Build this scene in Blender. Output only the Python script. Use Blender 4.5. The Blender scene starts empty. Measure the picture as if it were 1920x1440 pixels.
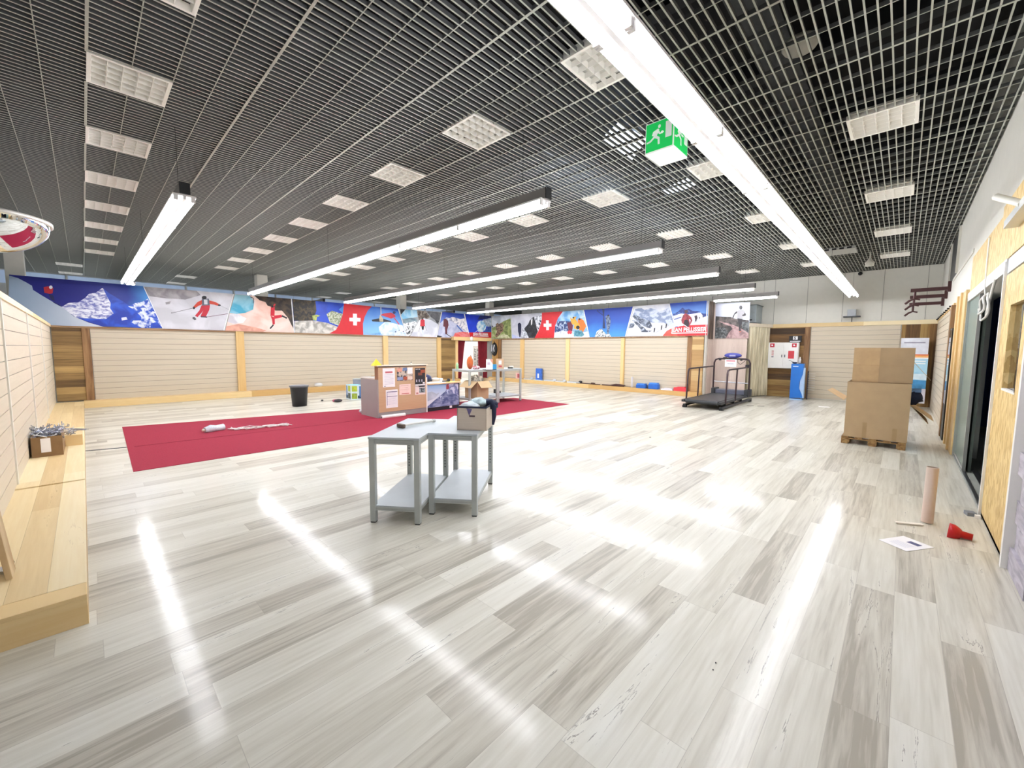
import bpy, math, random
from mathutils import Vector, Matrix
random.seed(7)
S = bpy.context.scene; COL = S.collection
# ------------------------------------------------------------------ camera
YAW, PIT, ROL, F = 0.808153, 0.0859300, 0.00732615, 766.105
CH = 1.7
_f = Vector((math.sin(YAW)*math.cos(PIT), math.cos(YAW)*math.cos(PIT), -math.sin(PIT)))
_r = Vector((math.cos(YAW), -math.sin(YAW), 0)); _u = _r.cross(_f)
RT = _r*math.cos(ROL)+_u*math.sin(ROL); UP = _u*math.cos(ROL)-_r*math.sin(ROL); FW = _f
cd = bpy.data.cameras.new('camera'); cam = bpy.data.objects.new('camera', cd); COL.objects.link(cam)
cd.sensor_width = 36; cd.lens = F*36/1920; cd.clip_end = 200; cd.clip_start = .05
cam.matrix_world = Matrix(((RT.x, UP.x, -FW.x, 0), (RT.y, UP.y, -FW.y, 0), (RT.z, UP.z, -FW.z, CH), (0, 0, 0, 1)))
S.camera = cam
# ------------------------------------------------------------------ world, exposure
S.view_settings.view_transform = 'Standard'; S.view_settings.look = 'None'
S.view_settings.exposure = 1.32; S.view_settings.gamma = 1; S.view_settings.use_curve_mapping = False
W = bpy.data.worlds.new('world'); S.world = W; W.use_nodes = True
W.node_tree.nodes['Background'].inputs[0].default_value = (0.86, 0.93, 1.0, 1)
W.node_tree.nodes['Background'].inputs[1].default_value = 0.85
TUBE_POWER = 19.0

# ------------------------------------------------------------------ photo pixel -> point helpers (used once, for layout)
def ray(px, py): return RT*((px-960)/F)-UP*((py-720)/F)+FW
def PZ(px, py, z=0.):
    d = ray(px, py); t = (z-CH)/d.z; return Vector((d.x*t, d.y*t, z))
def PY(px, py, y):
    d = ray(px, py); t = y/d.y; return Vector((d.x*t, y, CH+d.z*t))
def PX(px, py, x):
    d = ray(px, py); t = x/d.x; return Vector((x, d.y*t, CH+d.z*t))
def pix(p):
    q = Vector(p)-Vector((0, 0, CH)); c = q.dot(FW)
    return (960+F*q.dot(RT)/c, 720-F*q.dot(UP)/c, c)

# ------------------------------------------------------------------ materials
def lin(h):
    if isinstance(h, tuple): return h
    v = [int(h[i:i+2], 16)/255 for i in (0, 2, 4)]
    return tuple((c/12.92 if c <= .04045 else ((c+.055)/1.055)**2.4) for c in v)+(1,)
_mc = {}
def newmat(name):
    m = bpy.data.materials.new(name); m.use_nodes = True; n = m.node_tree.nodes; l = m.node_tree.links
    return m, n, l, n['Principled BSDF']
def M(hexc, rough=.5, metal=0., var=.08, sc=8., stretch=None, emit=0., bump=0., spec=.5):
    key = (hexc, rough, metal, var, sc, stretch, emit, bump, spec)
    if key in _mc: return _mc[key]
    m, n, l, b = newmat('paint_'+str(hexc)[:12])
    c = lin(hexc)
    b.inputs['Roughness'].default_value = rough; b.inputs['Metallic'].default_value = metal
    b.inputs['Specular IOR Level'].default_value = spec
    tc = n.new('ShaderNodeTexCoord'); mp = n.new('ShaderNodeMapping'); no = n.new('ShaderNodeTexNoise')
    l.new(tc.outputs['Object'], mp.inputs[0]); l.new(mp.outputs[0], no.inputs[0])
    if stretch: mp.inputs['Scale'].default_value = stretch
    no.inputs['Scale'].default_value = sc; no.inputs['Detail'].default_value = 5
    r = n.new('ShaderNodeValToRGB'); l.new(no.outputs[0], r.inputs[0])
    r.color_ramp.elements[0].position = .3; r.color_ramp.elements[1].position = .7
    r.color_ramp.elements[0].color = tuple(x*(1-var) for x in c[:3])+(1,)
    r.color_ramp.elements[1].color = tuple(min(1, x*(1+var)) for x in c[:3])+(1,)
    l.new(r.outputs[0], b.inputs['Base Color'])
    if emit:
        b.inputs['Emission Color'].default_value = c; b.inputs['Emission Strength'].default_value = emit
    if bump:
        bp = n.new('ShaderNodeBump'); bp.inputs['Strength'].default_value = bump; bp.inputs['Distance'].default_value = .01
        l.new(no.outputs[0], bp.inputs['Height']); l.new(bp.outputs[0], b.inputs['Normal'])
    _mc[key] = m; return m
def mix2(h1, h2, sc=3., stretch=None, rough=.5, lo=.45, hi=.55, detail=6., kind='noise'):
    """two-tone procedural print or wood"""
    key = ('mix', h1, h2, sc, stretch, rough, lo, hi, detail, kind)
    if key in _mc: return _mc[key]
    m, n, l, b = newmat('print_'+h1); b.inputs['Roughness'].default_value = rough
    tc = n.new('ShaderNodeTexCoord'); mp = n.new('ShaderNodeMapping')
    l.new(tc.outputs['Object'], mp.inputs[0])
    if stretch: mp.inputs['Scale'].default_value = stretch
    if kind == 'noise':
        no = n.new('ShaderNodeTexNoise'); no.inputs['Detail'].default_value = detail; no.inputs['Distortion'].default_value = .6
    else:
        no = n.new('ShaderNodeTexVoronoi')
    no.inputs['Scale'].default_value = sc; l.new(mp.outputs[0], no.inputs['Vector'])
    r = n.new('ShaderNodeValToRGB'); l.new(no.outputs[0], r.inputs[0])
    r.color_ramp.elements[0].position = lo; r.color_ramp.elements[1].position = hi
    r.color_ramp.elements[0].color = lin(h1); r.color_ramp.elements[1].color = lin(h2)
    l.new(r.outputs[0], b.inputs['Base Color']); _mc[key] = m; return m
def grade(h1, h2, axis, a, b_, mid=None, rough=.45):
    """a printed colour blend across the poster, along world axis from a to b"""
    m, n, l, b = newmat('print_blend'); b.inputs['Roughness'].default_value = rough
    g = n.new('ShaderNodeNewGeometry'); sx = n.new('ShaderNodeSeparateXYZ'); l.new(g.outputs['Position'], sx.inputs[0])
    mr = n.new('ShaderNodeMapRange'); mr.inputs[1].default_value = a; mr.inputs[2].default_value = b_
    l.new(sx.outputs['XYZ'.index(axis)], mr.inputs[0])
    no = n.new('ShaderNodeTexNoise'); no.inputs['Scale'].default_value = 2.5; l.new(g.outputs['Position'], no.inputs[0])
    ma = n.new('ShaderNodeMath'); ma.operation = 'MULTIPLY_ADD'; l.new(no.outputs[0], ma.inputs[0]); ma.inputs[1].default_value = .25
    ad = n.new('ShaderNodeMath'); ad.operation = 'SUBTRACT'; l.new(mr.outputs[0], ad.inputs[0]); ad.inputs[1].default_value = .125
    l.new(ad.outputs[0], ma.inputs[2])
    r = n.new('ShaderNodeValToRGB'); l.new(ma.outputs[0], r.inputs[0])
    r.color_ramp.elements[0].color = lin(h1); r.color_ramp.elements[1].color = lin(h2)
    if mid:
        e = r.color_ramp.elements.new(.5); e.color = lin(mid)
    l.new(r.outputs[0], b.inputs['Base Color']); return m
def math_node(n, l, op, a, b=None, c=None):
    q = n.new('ShaderNodeMath'); q.operation = op
    for i, v in enumerate((a, b, c)):
        if v is None: continue
        if isinstance(v, (int, float)): q.inputs[i].default_value = v
        else: l.new(v, q.inputs[i])
    return q.outputs[0]
def plank_mat(name, along, across, width, length, cols, rough=.35, grain=1., off=0., joint=.003, crack='6b6259', jointcol='8f8a80', coat=0., gs=1., spec=.5, tone=1.):
    """boards running along one world axis; each board its own tone, grain and end joints"""
    m, n, l, b = newmat(name); b.inputs['Specular IOR Level'].default_value = spec; g = n.new('ShaderNodeNewGeometry'); sx = n.new('ShaderNodeSeparateXYZ')
    l.new(g.outputs['Position'], sx.inputs[0]); X = sx.outputs['XYZ'.index(along)]; Y = sx.outputs['XYZ'.index(across)]
    yr = math_node(n, l, 'DIVIDE', math_node(n, l, 'SUBTRACT', Y, off), width)
    row = math_node(n, l, 'FLOOR', yr); fy = math_node(n, l, 'SUBTRACT', yr, row)
    wn = n.new('ShaderNodeTexWhiteNoise'); wn.noise_dimensions = '1D'; l.new(row, wn.inputs['W'])
    xr = math_node(n, l, 'ADD', math_node(n, l, 'DIVIDE', X, length), math_node(n, l, 'MULTIPLY', wn.outputs['Value'], 7.3))
    colm = math_node(n, l, 'FLOOR', xr); fx = math_node(n, l, 'SUBTRACT', xr, colm)
    cv = n.new('ShaderNodeCombineXYZ'); l.new(row, cv.inputs[0]); l.new(colm, cv.inputs[1])
    w2 = n.new('ShaderNodeTexWhiteNoise'); w2.noise_dimensions = '2D'; l.new(cv.outputs[0], w2.inputs['Vector'])
    # grain coordinates
    gx = math_node(n, l, 'MULTIPLY', X, .5*gs); gy = math_node(n, l, 'MULTIPLY', Y, 9.*gs)
    gz = math_node(n, l, 'MULTIPLY', w2.outputs['Value'], 90.)
    gv = n.new('ShaderNodeCombineXYZ'); l.new(gx, gv.inputs[0]); l.new(gy, gv.inputs[1]); l.new(gz, gv.inputs[2])
    n1 = n.new('ShaderNodeTexNoise'); n1.inputs['Scale'].default_value = 1.; n1.inputs['Detail'].default_value = 7; n1.inputs['Roughness'].default_value = .62
    n1.inputs['Distortion'].default_value = .9; l.new(gv.outputs[0], n1.inputs['Vector'])
    n2 = n.new('ShaderNodeTexNoise'); n2.inputs['Scale'].default_value = 4.5; n2.inputs['Detail'].default_value = 6
    n2.inputs['Distortion'].default_value = .4; l.new(gv.outputs[0], n2.inputs['Vector'])
    r = n.new('ShaderNodeValToRGB'); k = len(cols)
    while len(r.color_ramp.elements) < k: r.color_ramp.elements.new(.5)
    for i, (p, h) in enumerate(cols):
        r.color_ramp.elements[i].position = p; r.color_ramp.elements[i].color = lin(h)
    t = math_node(n, l, 'ADD', math_node(n, l, 'MULTIPLY_ADD', w2.outputs['Value'], tone, (1-tone)*.55), math_node(n, l, 'MULTIPLY', math_node(n, l, 'SUBTRACT', n1.outputs[0], .5), 1.1*grain))
    t = math_node(n, l, 'ADD', t, math_node(n, l, 'MULTIPLY', math_node(n, l, 'SUBTRACT', n2.outputs[0], .5), .7*grain))
    l.new(t, r.inputs[0])
    # cracks: thin bands of the stretched noise
    ck = math_node(n, l, 'ABSOLUTE', math_node(n, l, 'SUBTRACT', n1.outputs[0], .62))
    ck = math_node(n, l, 'LESS_THAN', ck, .0045)
    ck = math_node(n, l, 'MULTIPLY', ck, math_node(n, l, 'GREATER_THAN', n2.outputs[0], .5))
    mx = n.new('ShaderNodeMixRGB'); l.new(math_node(n, l, 'MULTIPLY', ck, .5*grain), mx.inputs[0]); l.new(r.outputs[0], mx.inputs[1]); mx.inputs[2].default_value = lin(crack)
    jy = math_node(n, l, 'LESS_THAN', fy, joint/width); jx = math_node(n, l, 'LESS_THAN', fx, joint/length)
    j = math_node(n, l, 'MAXIMUM', jy, jx)
    m2 = n.new('ShaderNodeMixRGB'); l.new(math_node(n, l, 'MULTIPLY', j, .55), m2.inputs[0]); l.new(mx.outputs[0], m2.inputs[1]); m2.inputs[2].default_value = lin(jointcol)
    l.new(m2.outputs[0], b.inputs['Base Color'])
    rr = math_node(n, l, 'ADD', rough, math_node(n, l, 'MULTIPLY', n2.outputs[0], .08)); l.new(rr, b.inputs['Roughness'])
    bp = n.new('ShaderNodeBump'); bp.inputs['Strength'].default_value = .06; bp.inputs['Distance'].default_value = .004
    l.new(n2.outputs[0], bp.inputs['Height']); l.new(bp.outputs[0], b.inputs['Normal'])
    if coat: b.inputs['Coat Weight'].default_value = coat; b.inputs['Coat Roughness'].default_value = .12
    return m
def osb_mat():
    m, n, l, b = newmat('osb'); b.inputs['Roughness'].default_value = .6
    g = n.new('ShaderNodeNewGeometry'); mp = n.new('ShaderNodeMapping'); l.new(g.outputs['Position'], mp.inputs[0]); mp.inputs['Scale'].default_value = (22, 22, 7)
    v = n.new('ShaderNodeTexVoronoi'); l.new(mp.outputs[0], v.inputs['Vector']); v.inputs['Scale'].default_value = 1.6
    no = n.new('ShaderNodeTexNoise'); no.inputs['Scale'].default_value = 2.2; no.inputs['Detail'].default_value = 8; l.new(mp.outputs[0], no.inputs['Vector'])
    sp = n.new('ShaderNodeSeparateColor'); l.new(v.outputs['Color'], sp.inputs[0])
    t = math_node(n, l, 'ADD', math_node(n, l, 'MULTIPLY', sp.outputs[0], .55), math_node(n, l, 'MULTIPLY', no.outputs[0], .6))
    r = n.new('ShaderNodeValToRGB'); l.new(t, r.inputs[0])
    for i, (p, h) in enumerate([(.15, 'b08a4e'), (.9, 'e6cd92')]):
        r.color_ramp.elements[i].position = p; r.color_ramp.elements[i].color = lin(h)
    e = r.color_ramp.elements.new(.5); e.color = lin('d2b273'); l.new(r.outputs[0], b.inputs['Base Color'])
    return m
MF = plank_mat('floor_laminate', 'X', 'Y', .207, 1.39, [(-.0, 'aba495'), (.12, 'bab4a5'), (.32, 'cbc6b7'), (.62, 'd8d4c6'), (1., 'e4e1d5')], rough=.36, off=-.062, coat=.34, grain=1.35, spec=.22, tone=.8, joint=.0025, crack='6f675d', jointcol='a39c90')
PINE = [(0., 'cba365'), (.5, 'dcb97d'), (1., 'e6ca94')]
PINE_X = plank_mat('pine_along_x', 'X', 'Z', .4, 5.2, PINE, rough=.5, grain=.7, joint=.001, crack='8a5c2c', jointcol='8a6a3c')
PINE_Y = plank_mat('pine_along_y', 'Y', 'X', .17, 3.9, [(0., 'd4b783'), (.5, 'e6cf9f'), (1., 'f0e0ba')], rough=.5, grain=.7, joint=.002, off=-.07, crack='8a5c2c', jointcol='8a6a3c')
PINE_Z = plank_mat('pine_upright', 'Z', 'X', .4, 500., PINE, rough=.5, grain=.7, joint=0., crack='8a5c2c')
PINE_ZY = plank_mat('pine_upright_side', 'Z', 'Y', .4, 500., PINE, rough=.5, grain=.7, joint=0., crack='8a5c2c')
OAKC = [(0., '5a4326'), (.35, '7d6138'), (.65, '9a7b4a'), (1., 'bd9c62')]
OAKD = [(0., '3f2a14'), (.4, '6f4e28'), (.7, '8f6b3a'), (1., 'a98a52')]
RUST_X = plank_mat('rustic_planks_x', 'X', 'Z', .19, 400., OAKC, rough=.6, grain=.8, crack='2e1d0d', jointcol='2e1d0d', joint=.006)
RUST_Y = plank_mat('rustic_planks_y', 'Y', 'Z', .19, 4., [(0., 'a07a44'), (.5, 'bf9659'), (1., 'd9b679')], rough=.6, grain=.8, crack='5a3d1c', jointcol='5a3d1c', joint=.006)
RUST_D = plank_mat('rustic_planks_dark', 'Y', 'Z', .21, 400., OAKD, rough=.6, grain=.9, crack='1e1209', jointcol='1e1209', joint=.006)
RUST_V = plank_mat('rustic_planks_upright', 'Z', 'Y', .16, 400., OAKD, rough=.6, grain=.9, crack='1e1209', jointcol='1e1209', joint=.006)
SLC = [(0., 'b2a48e'), (.5, 'c0b29c'), (1., 'ccc0ab')]
SLAT_X = plank_mat('slat_board_x', 'X', 'Z', 3., 500., SLC, rough=.45, grain=.7, joint=0., crack='a08f7c', gs=1.6)
SLAT_Y = plank_mat('slat_board_y', 'Y', 'Z', 3., 500., SLC, rough=.45, grain=.7, joint=0., crack='a08f7c', gs=1.6)
OSB = osb_mat()
BROWN = mix2('6e4a2a', 'a07a50', 2., (6, 6, .6), .6, .35, .65)
BROWNX = mix2('7c5a3c', 'a3825e', 2., (.6, 6, 6), .6, .35, .65)
ALU = M('c9cbc9', .3, .9, .03)
TGREY = M('b4b9b6', .45, .15, .04)
TTOP = M('b9c0c4', .42, 0., .05, 3.)
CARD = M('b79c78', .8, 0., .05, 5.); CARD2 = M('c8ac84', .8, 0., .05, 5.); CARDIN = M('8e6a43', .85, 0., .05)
WHITE = M('eceae6', .5, 0., .02); OFFW = M('d9d6cb', .5, 0., .03); BLACK = M('17171a', .45, 0., .1); DARKM = M('2a2a2c', .4, .4, .1)
STEELD = M('3a3030', .4, .5, .1)
PAPER = M('f3f1f2', .6, 0., .02)

# ------------------------------------------------------------------ mesh builder
class MB:
    def __init__(s): s.v = []; s.f = []; s.mi = []; s.mats = []; s.smooth = []
    def mid(s, m):
        if m not in s.mats: s.mats.append(m)
        return s.mats.index(m)
    def add(s, vs, fs, m, sm=False):
        k = len(s.v); s.v += [Vector(v) for v in vs]; i = s.mid(m)
        for f in fs: s.f.append([k+a for a in f]); s.mi.append(i); s.smooth.append(sm)
        return s
    def box(s, a, b, m):
        x0, y0, z0 = (min(a[i], b[i]) for i in range(3)); x1, y1, z1 = (max(a[i], b[i]) for i in range(3))
        return s.add([(x0, y0, z0), (x1, y0, z0), (x1, y1, z0), (x0, y1, z0), (x0, y0, z1), (x1, y0, z1), (x1, y1, z1), (x0, y1, z1)],
                     [(0, 3, 2, 1), (4, 5, 6, 7), (0, 1, 5, 4), (1, 2, 6, 5), (2, 3, 7, 6), (3, 0, 4, 7)], m)
    def obox(s, o, u, v, w, m):
        """box from corner o with edge vectors u, v, w"""
        o, u, v, w = map(Vector, (o, u, v, w))
        if u.cross(v).dot(w) < 0: u, v = v, u
        return s.add([o, o+u, o+u+v, o+v, o+w, o+u+w, o+u+v+w, o+v+w],
                     [(0, 3, 2, 1), (4, 5, 6, 7), (0, 1, 5, 4), (1, 2, 6, 5), (2, 3, 7, 6), (3, 0, 4, 7)], m)
    def bar(s, p, q, w, h, m, up=(0, 0, 1)):
        p, q = Vector(p), Vector(q); d = (q-p); n = d.cross(Vector(up)); n = n.normalized() if n.length > 1e-6 else Vector((1, 0, 0))
        t = n.cross(d).normalized()
        return s.obox(p-n*w/2-t*h/2, d, n*w, t*h, m)
    def poly(s, pts, m): return s.add(pts, [list(range(len(pts)))], m)
    def prism(s, pts, n, m, mside=None):
        """pts: front outline, n: vector from the front to the back"""
        k = len(pts); n = Vector(n); P = [Vector(p) for p in pts]; a = Vector((0, 0, 0))
        for i in range(k): a += P[i].cross(P[(i+1) % k])
        if a.dot(n) > 0: P.reverse()
        s.add(P, [list(range(k))], m)
        s.add([p+n for p in P], [list(range(k))[::-1]], mside or m)
        s.add(P+[p+n for p in P], [(i, i+k, (i+1) % k+k, (i+1) % k) for i in range(k)], mside or m)
        return s
    def tube(s, pts, r, m, seg=8, cap=True, closed=False, sm=True):
        pts = [Vector(p) for p in pts]; N = len(pts); rs = r if isinstance(r, (list, tuple)) else [r]*N
        vs = []; prev = None
        for i, p in enumerate(pts):
            if closed: d = pts[(i+1) % N]-pts[i-1]
            else: d = pts[min(i+1, N-1)]-pts[max(i-1, 0)]
            d.normalize()
            if prev is None:
                a = Vector((0, 0, 1)) if abs(d.z) < .9 else Vector((1, 0, 0))
                u = d.cross(a).normalized()
            else:
                u = (prev-d*prev.dot(d)).normalized()
            prev = u; w = d.cross(u)
            for k in range(seg):
                t = 2*math.pi*k/seg; vs.append(p+(u*math.cos(t)+w*math.sin(t))*rs[i])
        fs = []
        for i in range(N if closed else N-1):
            j = (i+1) % N
            for k in range(seg): fs.append((i*seg+k, i*seg+(k+1) % seg, j*seg+(k+1) % seg, j*seg+k))
        s.add(vs, fs, m, sm)
        if cap and not closed:
            s.add(vs[:seg], [tuple(range(seg))[::-1]], m); s.add(vs[-seg:], [tuple(range(seg))], m)
        return s
    def lathe(s, prof, c, m, seg=24, sm=True):
        c = Vector(c); vs = []
        for r, z in prof:
            for k in range(seg):
                t = 2*math.pi*k/seg; vs.append(c+Vector((r*math.cos(t), r*math.sin(t), z)))
        fs = [(i*seg+k, i*seg+(k+1) % seg, (i+1)*seg+(k+1) % seg, (i+1)*seg+k) for i in range(len(prof)-1) for k in range(seg)]
        return s.add(vs, fs, m, sm)
    def blob(s, c, r, m, seg=12, rings=8, jit=0., rnd=random):
        c = Vector(c); vs = []
        for i in range(rings+1):
            ph = math.pi*i/rings
            for k in range(seg):
                t = 2*math.pi*k/seg; j = 1+rnd.uniform(-jit, jit) if 0 < i < rings else 1
                vs.append(c+Vector((r[0]*math.sin(ph)*math.cos(t)*j, r[1]*math.sin(ph)*math.sin(t)*j, -r[2]*math.cos(ph)*j)))
        fs = [(i*seg+k, i*seg+(k+1) % seg, (i+1)*seg+(k+1) % seg, (i+1)*seg+k) for i in range(rings) for k in range(seg)]
        return s.add(vs, fs, m, True)
    def build(s, name, parent=None, bevel=0.):
        o_ = Vector((0, 0, 0)); p = parent
        while p is not None: o_ += p.location; p = p.parent
        me = bpy.data.meshes.new(name); me.from_pydata([tuple(v-o_) for v in s.v], [], s.f)
        for m in s.mats: me.materials.append(m)
        for i, pl in enumerate(me.polygons): pl.material_index = s.mi[i]; pl.use_smooth = s.smooth[i]
        me.update(); ob = bpy.data.objects.new(name, me); COL.objects.link(ob)
        if parent is not None: ob.parent = parent
        if bevel:
            b = ob.modifiers.new('bevel', 'BEVEL'); b.width = bevel; b.segments = 2; b.limit_method = 'ANGLE'
        return ob
def thing(name, label, cat, loc=(0, 0, 0), group=None):
    o = bpy.data.objects.new(name, None); COL.objects.link(o); o.location = loc; o.empty_display_size = .1
    return tag(o, label, cat, group)
def tag(o, label, cat, group=None):
    o['label'] = label; o['category'] = cat
    if group: o['group'] = group
    return o
def struct(o, label=None):
    o['kind'] = 'structure'
    if label: o['label'] = label
    return o
def text(body, size, loc, right, up, m, parent=None, name='lettering', align='LEFT', width=None, ext=.0008, bold=0.):
    cu = bpy.data.curves.new(name, 'FONT'); cu.body = body; cu.size = size; cu.extrude = ext; cu.align_x = align; cu.offset = bold
    t = bpy.data.objects.new(name, cu); COL.objects.link(t)
    bpy.context.view_layer.update(); dg = bpy.context.evaluated_depsgraph_get()
    me = bpy.data.meshes.new_from_object(t.evaluated_get(dg)); COL.objects.unlink(t); bpy.data.objects.remove(t)
    xs = [v.co.x for v in me.vertices]; sx = 1.
    if width: sx = width/(max(xs)-min(xs))
    R_, U_ = Vector(right).normalized(), Vector(up).normalized(); N_ = R_.cross(U_); L = Vector(loc)
    off = Vector((0, 0, 0)); p = parent
    while p is not None: off += p.location; p = p.parent
    for v in me.vertices:
        c = v.co; v.co = L+R_*c.x*sx+U_*c.y+N_*c.z-off
    me.materials.clear(); me.materials.append(m)
    ob = bpy.data.objects.new(name, me); COL.objects.link(ob)
    if parent is not None: ob.parent = parent
    return ob
def copy_tree(o, parent=None):
    c = o.copy(); COL.objects.link(c)
    if parent is not None: c.parent = parent
    for ch in list(o.children): copy_tree(ch, c)
    return c
ORD = ['nearest', 'second', 'third', 'fourth', 'fifth', 'sixth', 'seventh', 'eighth', 'ninth', 'tenth', 'eleventh', 'twelfth']
# ================================================================== SETTING
b = MB(); b.box((-16, -6.5, -.1), (26, 36, 0), MF); struct(b.build('floor'))
# ---- walls
SEAM = M('8f8f88', .6, 0., .03); WALLW = M('d6d4cb', .55, 0., .02); GREYW = M('b9bbb8', .6, 0., .03)
b = MB(); b.box((17.9, -.9, 0), (18.1, 16.35, 5.3), WALLW)
for k in range(17): b.box((17.893, -.4+k*1.0, 2.7), (17.9, -.388+k*1.0, 4.32), SEAM)
struct(b.build('wall_far'))
NAVYW = M('6d7a72', .5, 0., .05)
b = MB()
b.box((-6, -.95, 3.3), (17.9, -.7, 5.3), WALLW); b.box((9.8, -.95, 0), (17.9, -.7, 3.3), WALLW); b.box((8.6, -.79, 0), (9.8, -.76, 2.63), NAVYW)
b.box((-6, -.95, 2.63), (6.4, -.7, 3.3), WALLW); b.box((6.4, -.95, 2.63), (9.8, -.7, 3.3), WALLW)
b.box((-6, -.95, 0), (4.99, -.72, 2.63), M('b9b4bd', .6, 0., .08, 4., (1, 1, 6)))
b.box((9.8, -.7, 3.27), (13.6, -.685, 3.33), OFFW)
struct(b.build('wall_right'))
# grey stone cladding, white corner trim, OSB sheets
b = MB()
for k in range(14):
    off = .3*(k % 2)
    for q in range(8):
        x1 = 4.93-q*.6-off*.5
        b.box((x1-.585, -.72, k*.19+.005), (x1, -.695-.006*((k*7+q*3) % 4), k*.19+.18), mix2('9a949e', 'c4bec6', 3., (1.2, 1, 7), .7, .35, .65))
cl = b.build('stone_cladding'); struct(cl)
b = MB(); b.box((4.93, -.72, 0), (4.99, -.66, 2.9), WHITE); struct(b.build('trim_1'))
b = MB()
b.box((4.99, -.75, 0), (5.37, -.69, 2.46), OSB); b.box((5.37, -.75, 0), (6.0, -.69, 1.36), OSB); b.box((6.0, -.75, 0), (6.42, -.69, 2.46), OSB)
b.box((5.37, -.75, 2.14), (6.0, -.69, 2.46), OSB)
o = b.build('chipboard_sheet'); tag(o, 'tall chipboard sheet with a cut window, right of the dark doorway', 'board')
b = MB(); b.box((5.37, -.735, 1.36), (6.0, -.725, 2.14), M('8d8b86', .03, 1., .02)); w_ = b.build('window_pane', o); w_['label'] = 'mirror-like glass pane'
b = MB(); b.box((5.37, -.72, 1.345), (6.0, -.688, 1.365), WHITE); b.box((5.37, -.72, 1.36), (5.39, -.688, 2.14), BLACK); b.build('window_frame', o)
b = MB(); b.box((3.0, -.7, 2.64), (7.05, -.69, 3.28), OSB); b.box((7.06, -.7, 2.64), (9.75, -.69, 3.18), OSB)
o = b.build('chipboard_sheet'); tag(o, 'chipboard sheets screwed to the wall above the dark doorway', 'board')
b = MB(); b.box((6.4, -.95, 2.5), (9.85, -.68, 2.63), WHITE); b.box((9.78, -.95, 0), (9.85, -.68, 2.55), ALU); b.box((4.99, -.75, 2.48), (6.38, -.69, 2.62), M('d5dde8', .4)); b.box((6.39, -.95, 0), (6.43, -.67, 2.6), WHITE)
struct(b.build('door_1'))
b = MB(); b.box((6.4, -.86, .03), (8.62, -.8, .04), DARKM); b.box((4.99, -.7, 0), (9.85, -.69, .03), M('8d908c', .5)); b.box((6.35, -.74, 0), (9.8, -.7, .012), M('55585a', .4, .6)); struct(b.build('trim_2'))
GL = M('7d948c', .08, 0., .05, 2.); GL.node_tree.nodes['Principled BSDF'].inputs['Transmission Weight'].default_value = .15; GL.node_tree.nodes['Principled BSDF'].inputs['Roughness'].default_value = .28
t = thing('glass_door_leaf', 'grey-green glass door leaf parked flat at the far jamb of the dark doorway', 'door', (9.2, -.72, 0))
b = MB(); b.box((8.58, -.725, .07), (9.78, -.71, 2.5), GL); b.build('glass', t)
MB().box((8.54, -.735, .012), (9.78, -.7, .07), ALU).build('bottom_rail', t); MB().box((8.54, -.735, .07), (8.58, -.7, 2.5), ALU).build('edge_frame', t)
# dark room behind the doorway
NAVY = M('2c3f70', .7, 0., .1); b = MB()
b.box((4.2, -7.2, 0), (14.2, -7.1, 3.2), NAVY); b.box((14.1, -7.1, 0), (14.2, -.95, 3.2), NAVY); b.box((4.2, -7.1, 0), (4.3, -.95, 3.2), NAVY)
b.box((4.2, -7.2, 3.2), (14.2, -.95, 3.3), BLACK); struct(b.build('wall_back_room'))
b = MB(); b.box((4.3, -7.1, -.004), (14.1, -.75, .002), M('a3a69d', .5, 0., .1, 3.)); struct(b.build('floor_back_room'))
t = thing('ceiling_tube_lamp', 'unseen tube lamp added to lighten the dark back room', 'lamp', (11.5, -4.5, 3.15)); MB().box((10.8, -4.55, 3.14), (12.2, -4.45, 3.19), WHITE).build('housing', t); MB().tube([(10.85, -4.5, 3.12), (12.15, -4.5, 3.12)], .018, M('e8f0ff', .5, 0., 0., emit=5.), 6).build('tube', t)  # invented lamp, out of view, added to brighten the back room
b = MB(); b.prism([(10.6, -1.6, .01), (12.6, -2.4, .01), (12.4, -1.5, .01)], (0, 0, .02), M('a3262c', .7)); b.build('red_mat'); tag(bpy.data.objects['red_mat'], 'red triangular mat on the floor of the dark room', 'mat')
t = thing('storage_crate', 'grey plastic crate with black lid in the dark room', 'crate', (13.2, -1.7, 0))
b = MB(); b.box((12.9, -2.1, 0), (13.4, -1.5, .34), M('7d8080', .5)); b.build('body', t)
b = MB(); b.box((12.88, -2.12, .34), (13.42, -1.48, .44), BLACK); b.build('lid', t)
t = thing('folding_stand', 'low folding stand with a neon yellow tip just inside the dark doorway', 'stand', (6.9, -.95, 0))
b = MB(); b.bar((7.25, -.83, .02), (6.5, -1.1, .3), .03, .03, DARKM); b.bar((7.2, -.9, .02), (6.5, -1.2, .1), .03, .03, DARKM); b.prism([(7.1, -.85, .03), (6.5, -.85, .22), (6.5, -1.2, .03)], (0, .0, .02), M('6a7385', .6)); b.build('frame', t)
b = MB(); b.prism([(6.75, -.82, .17), (6.5, -.84, .24), (6.5, -.84, .34)], (0, -.03, 0), M('c9e04a', .5)); b.build('yellow_tip', t)
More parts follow.
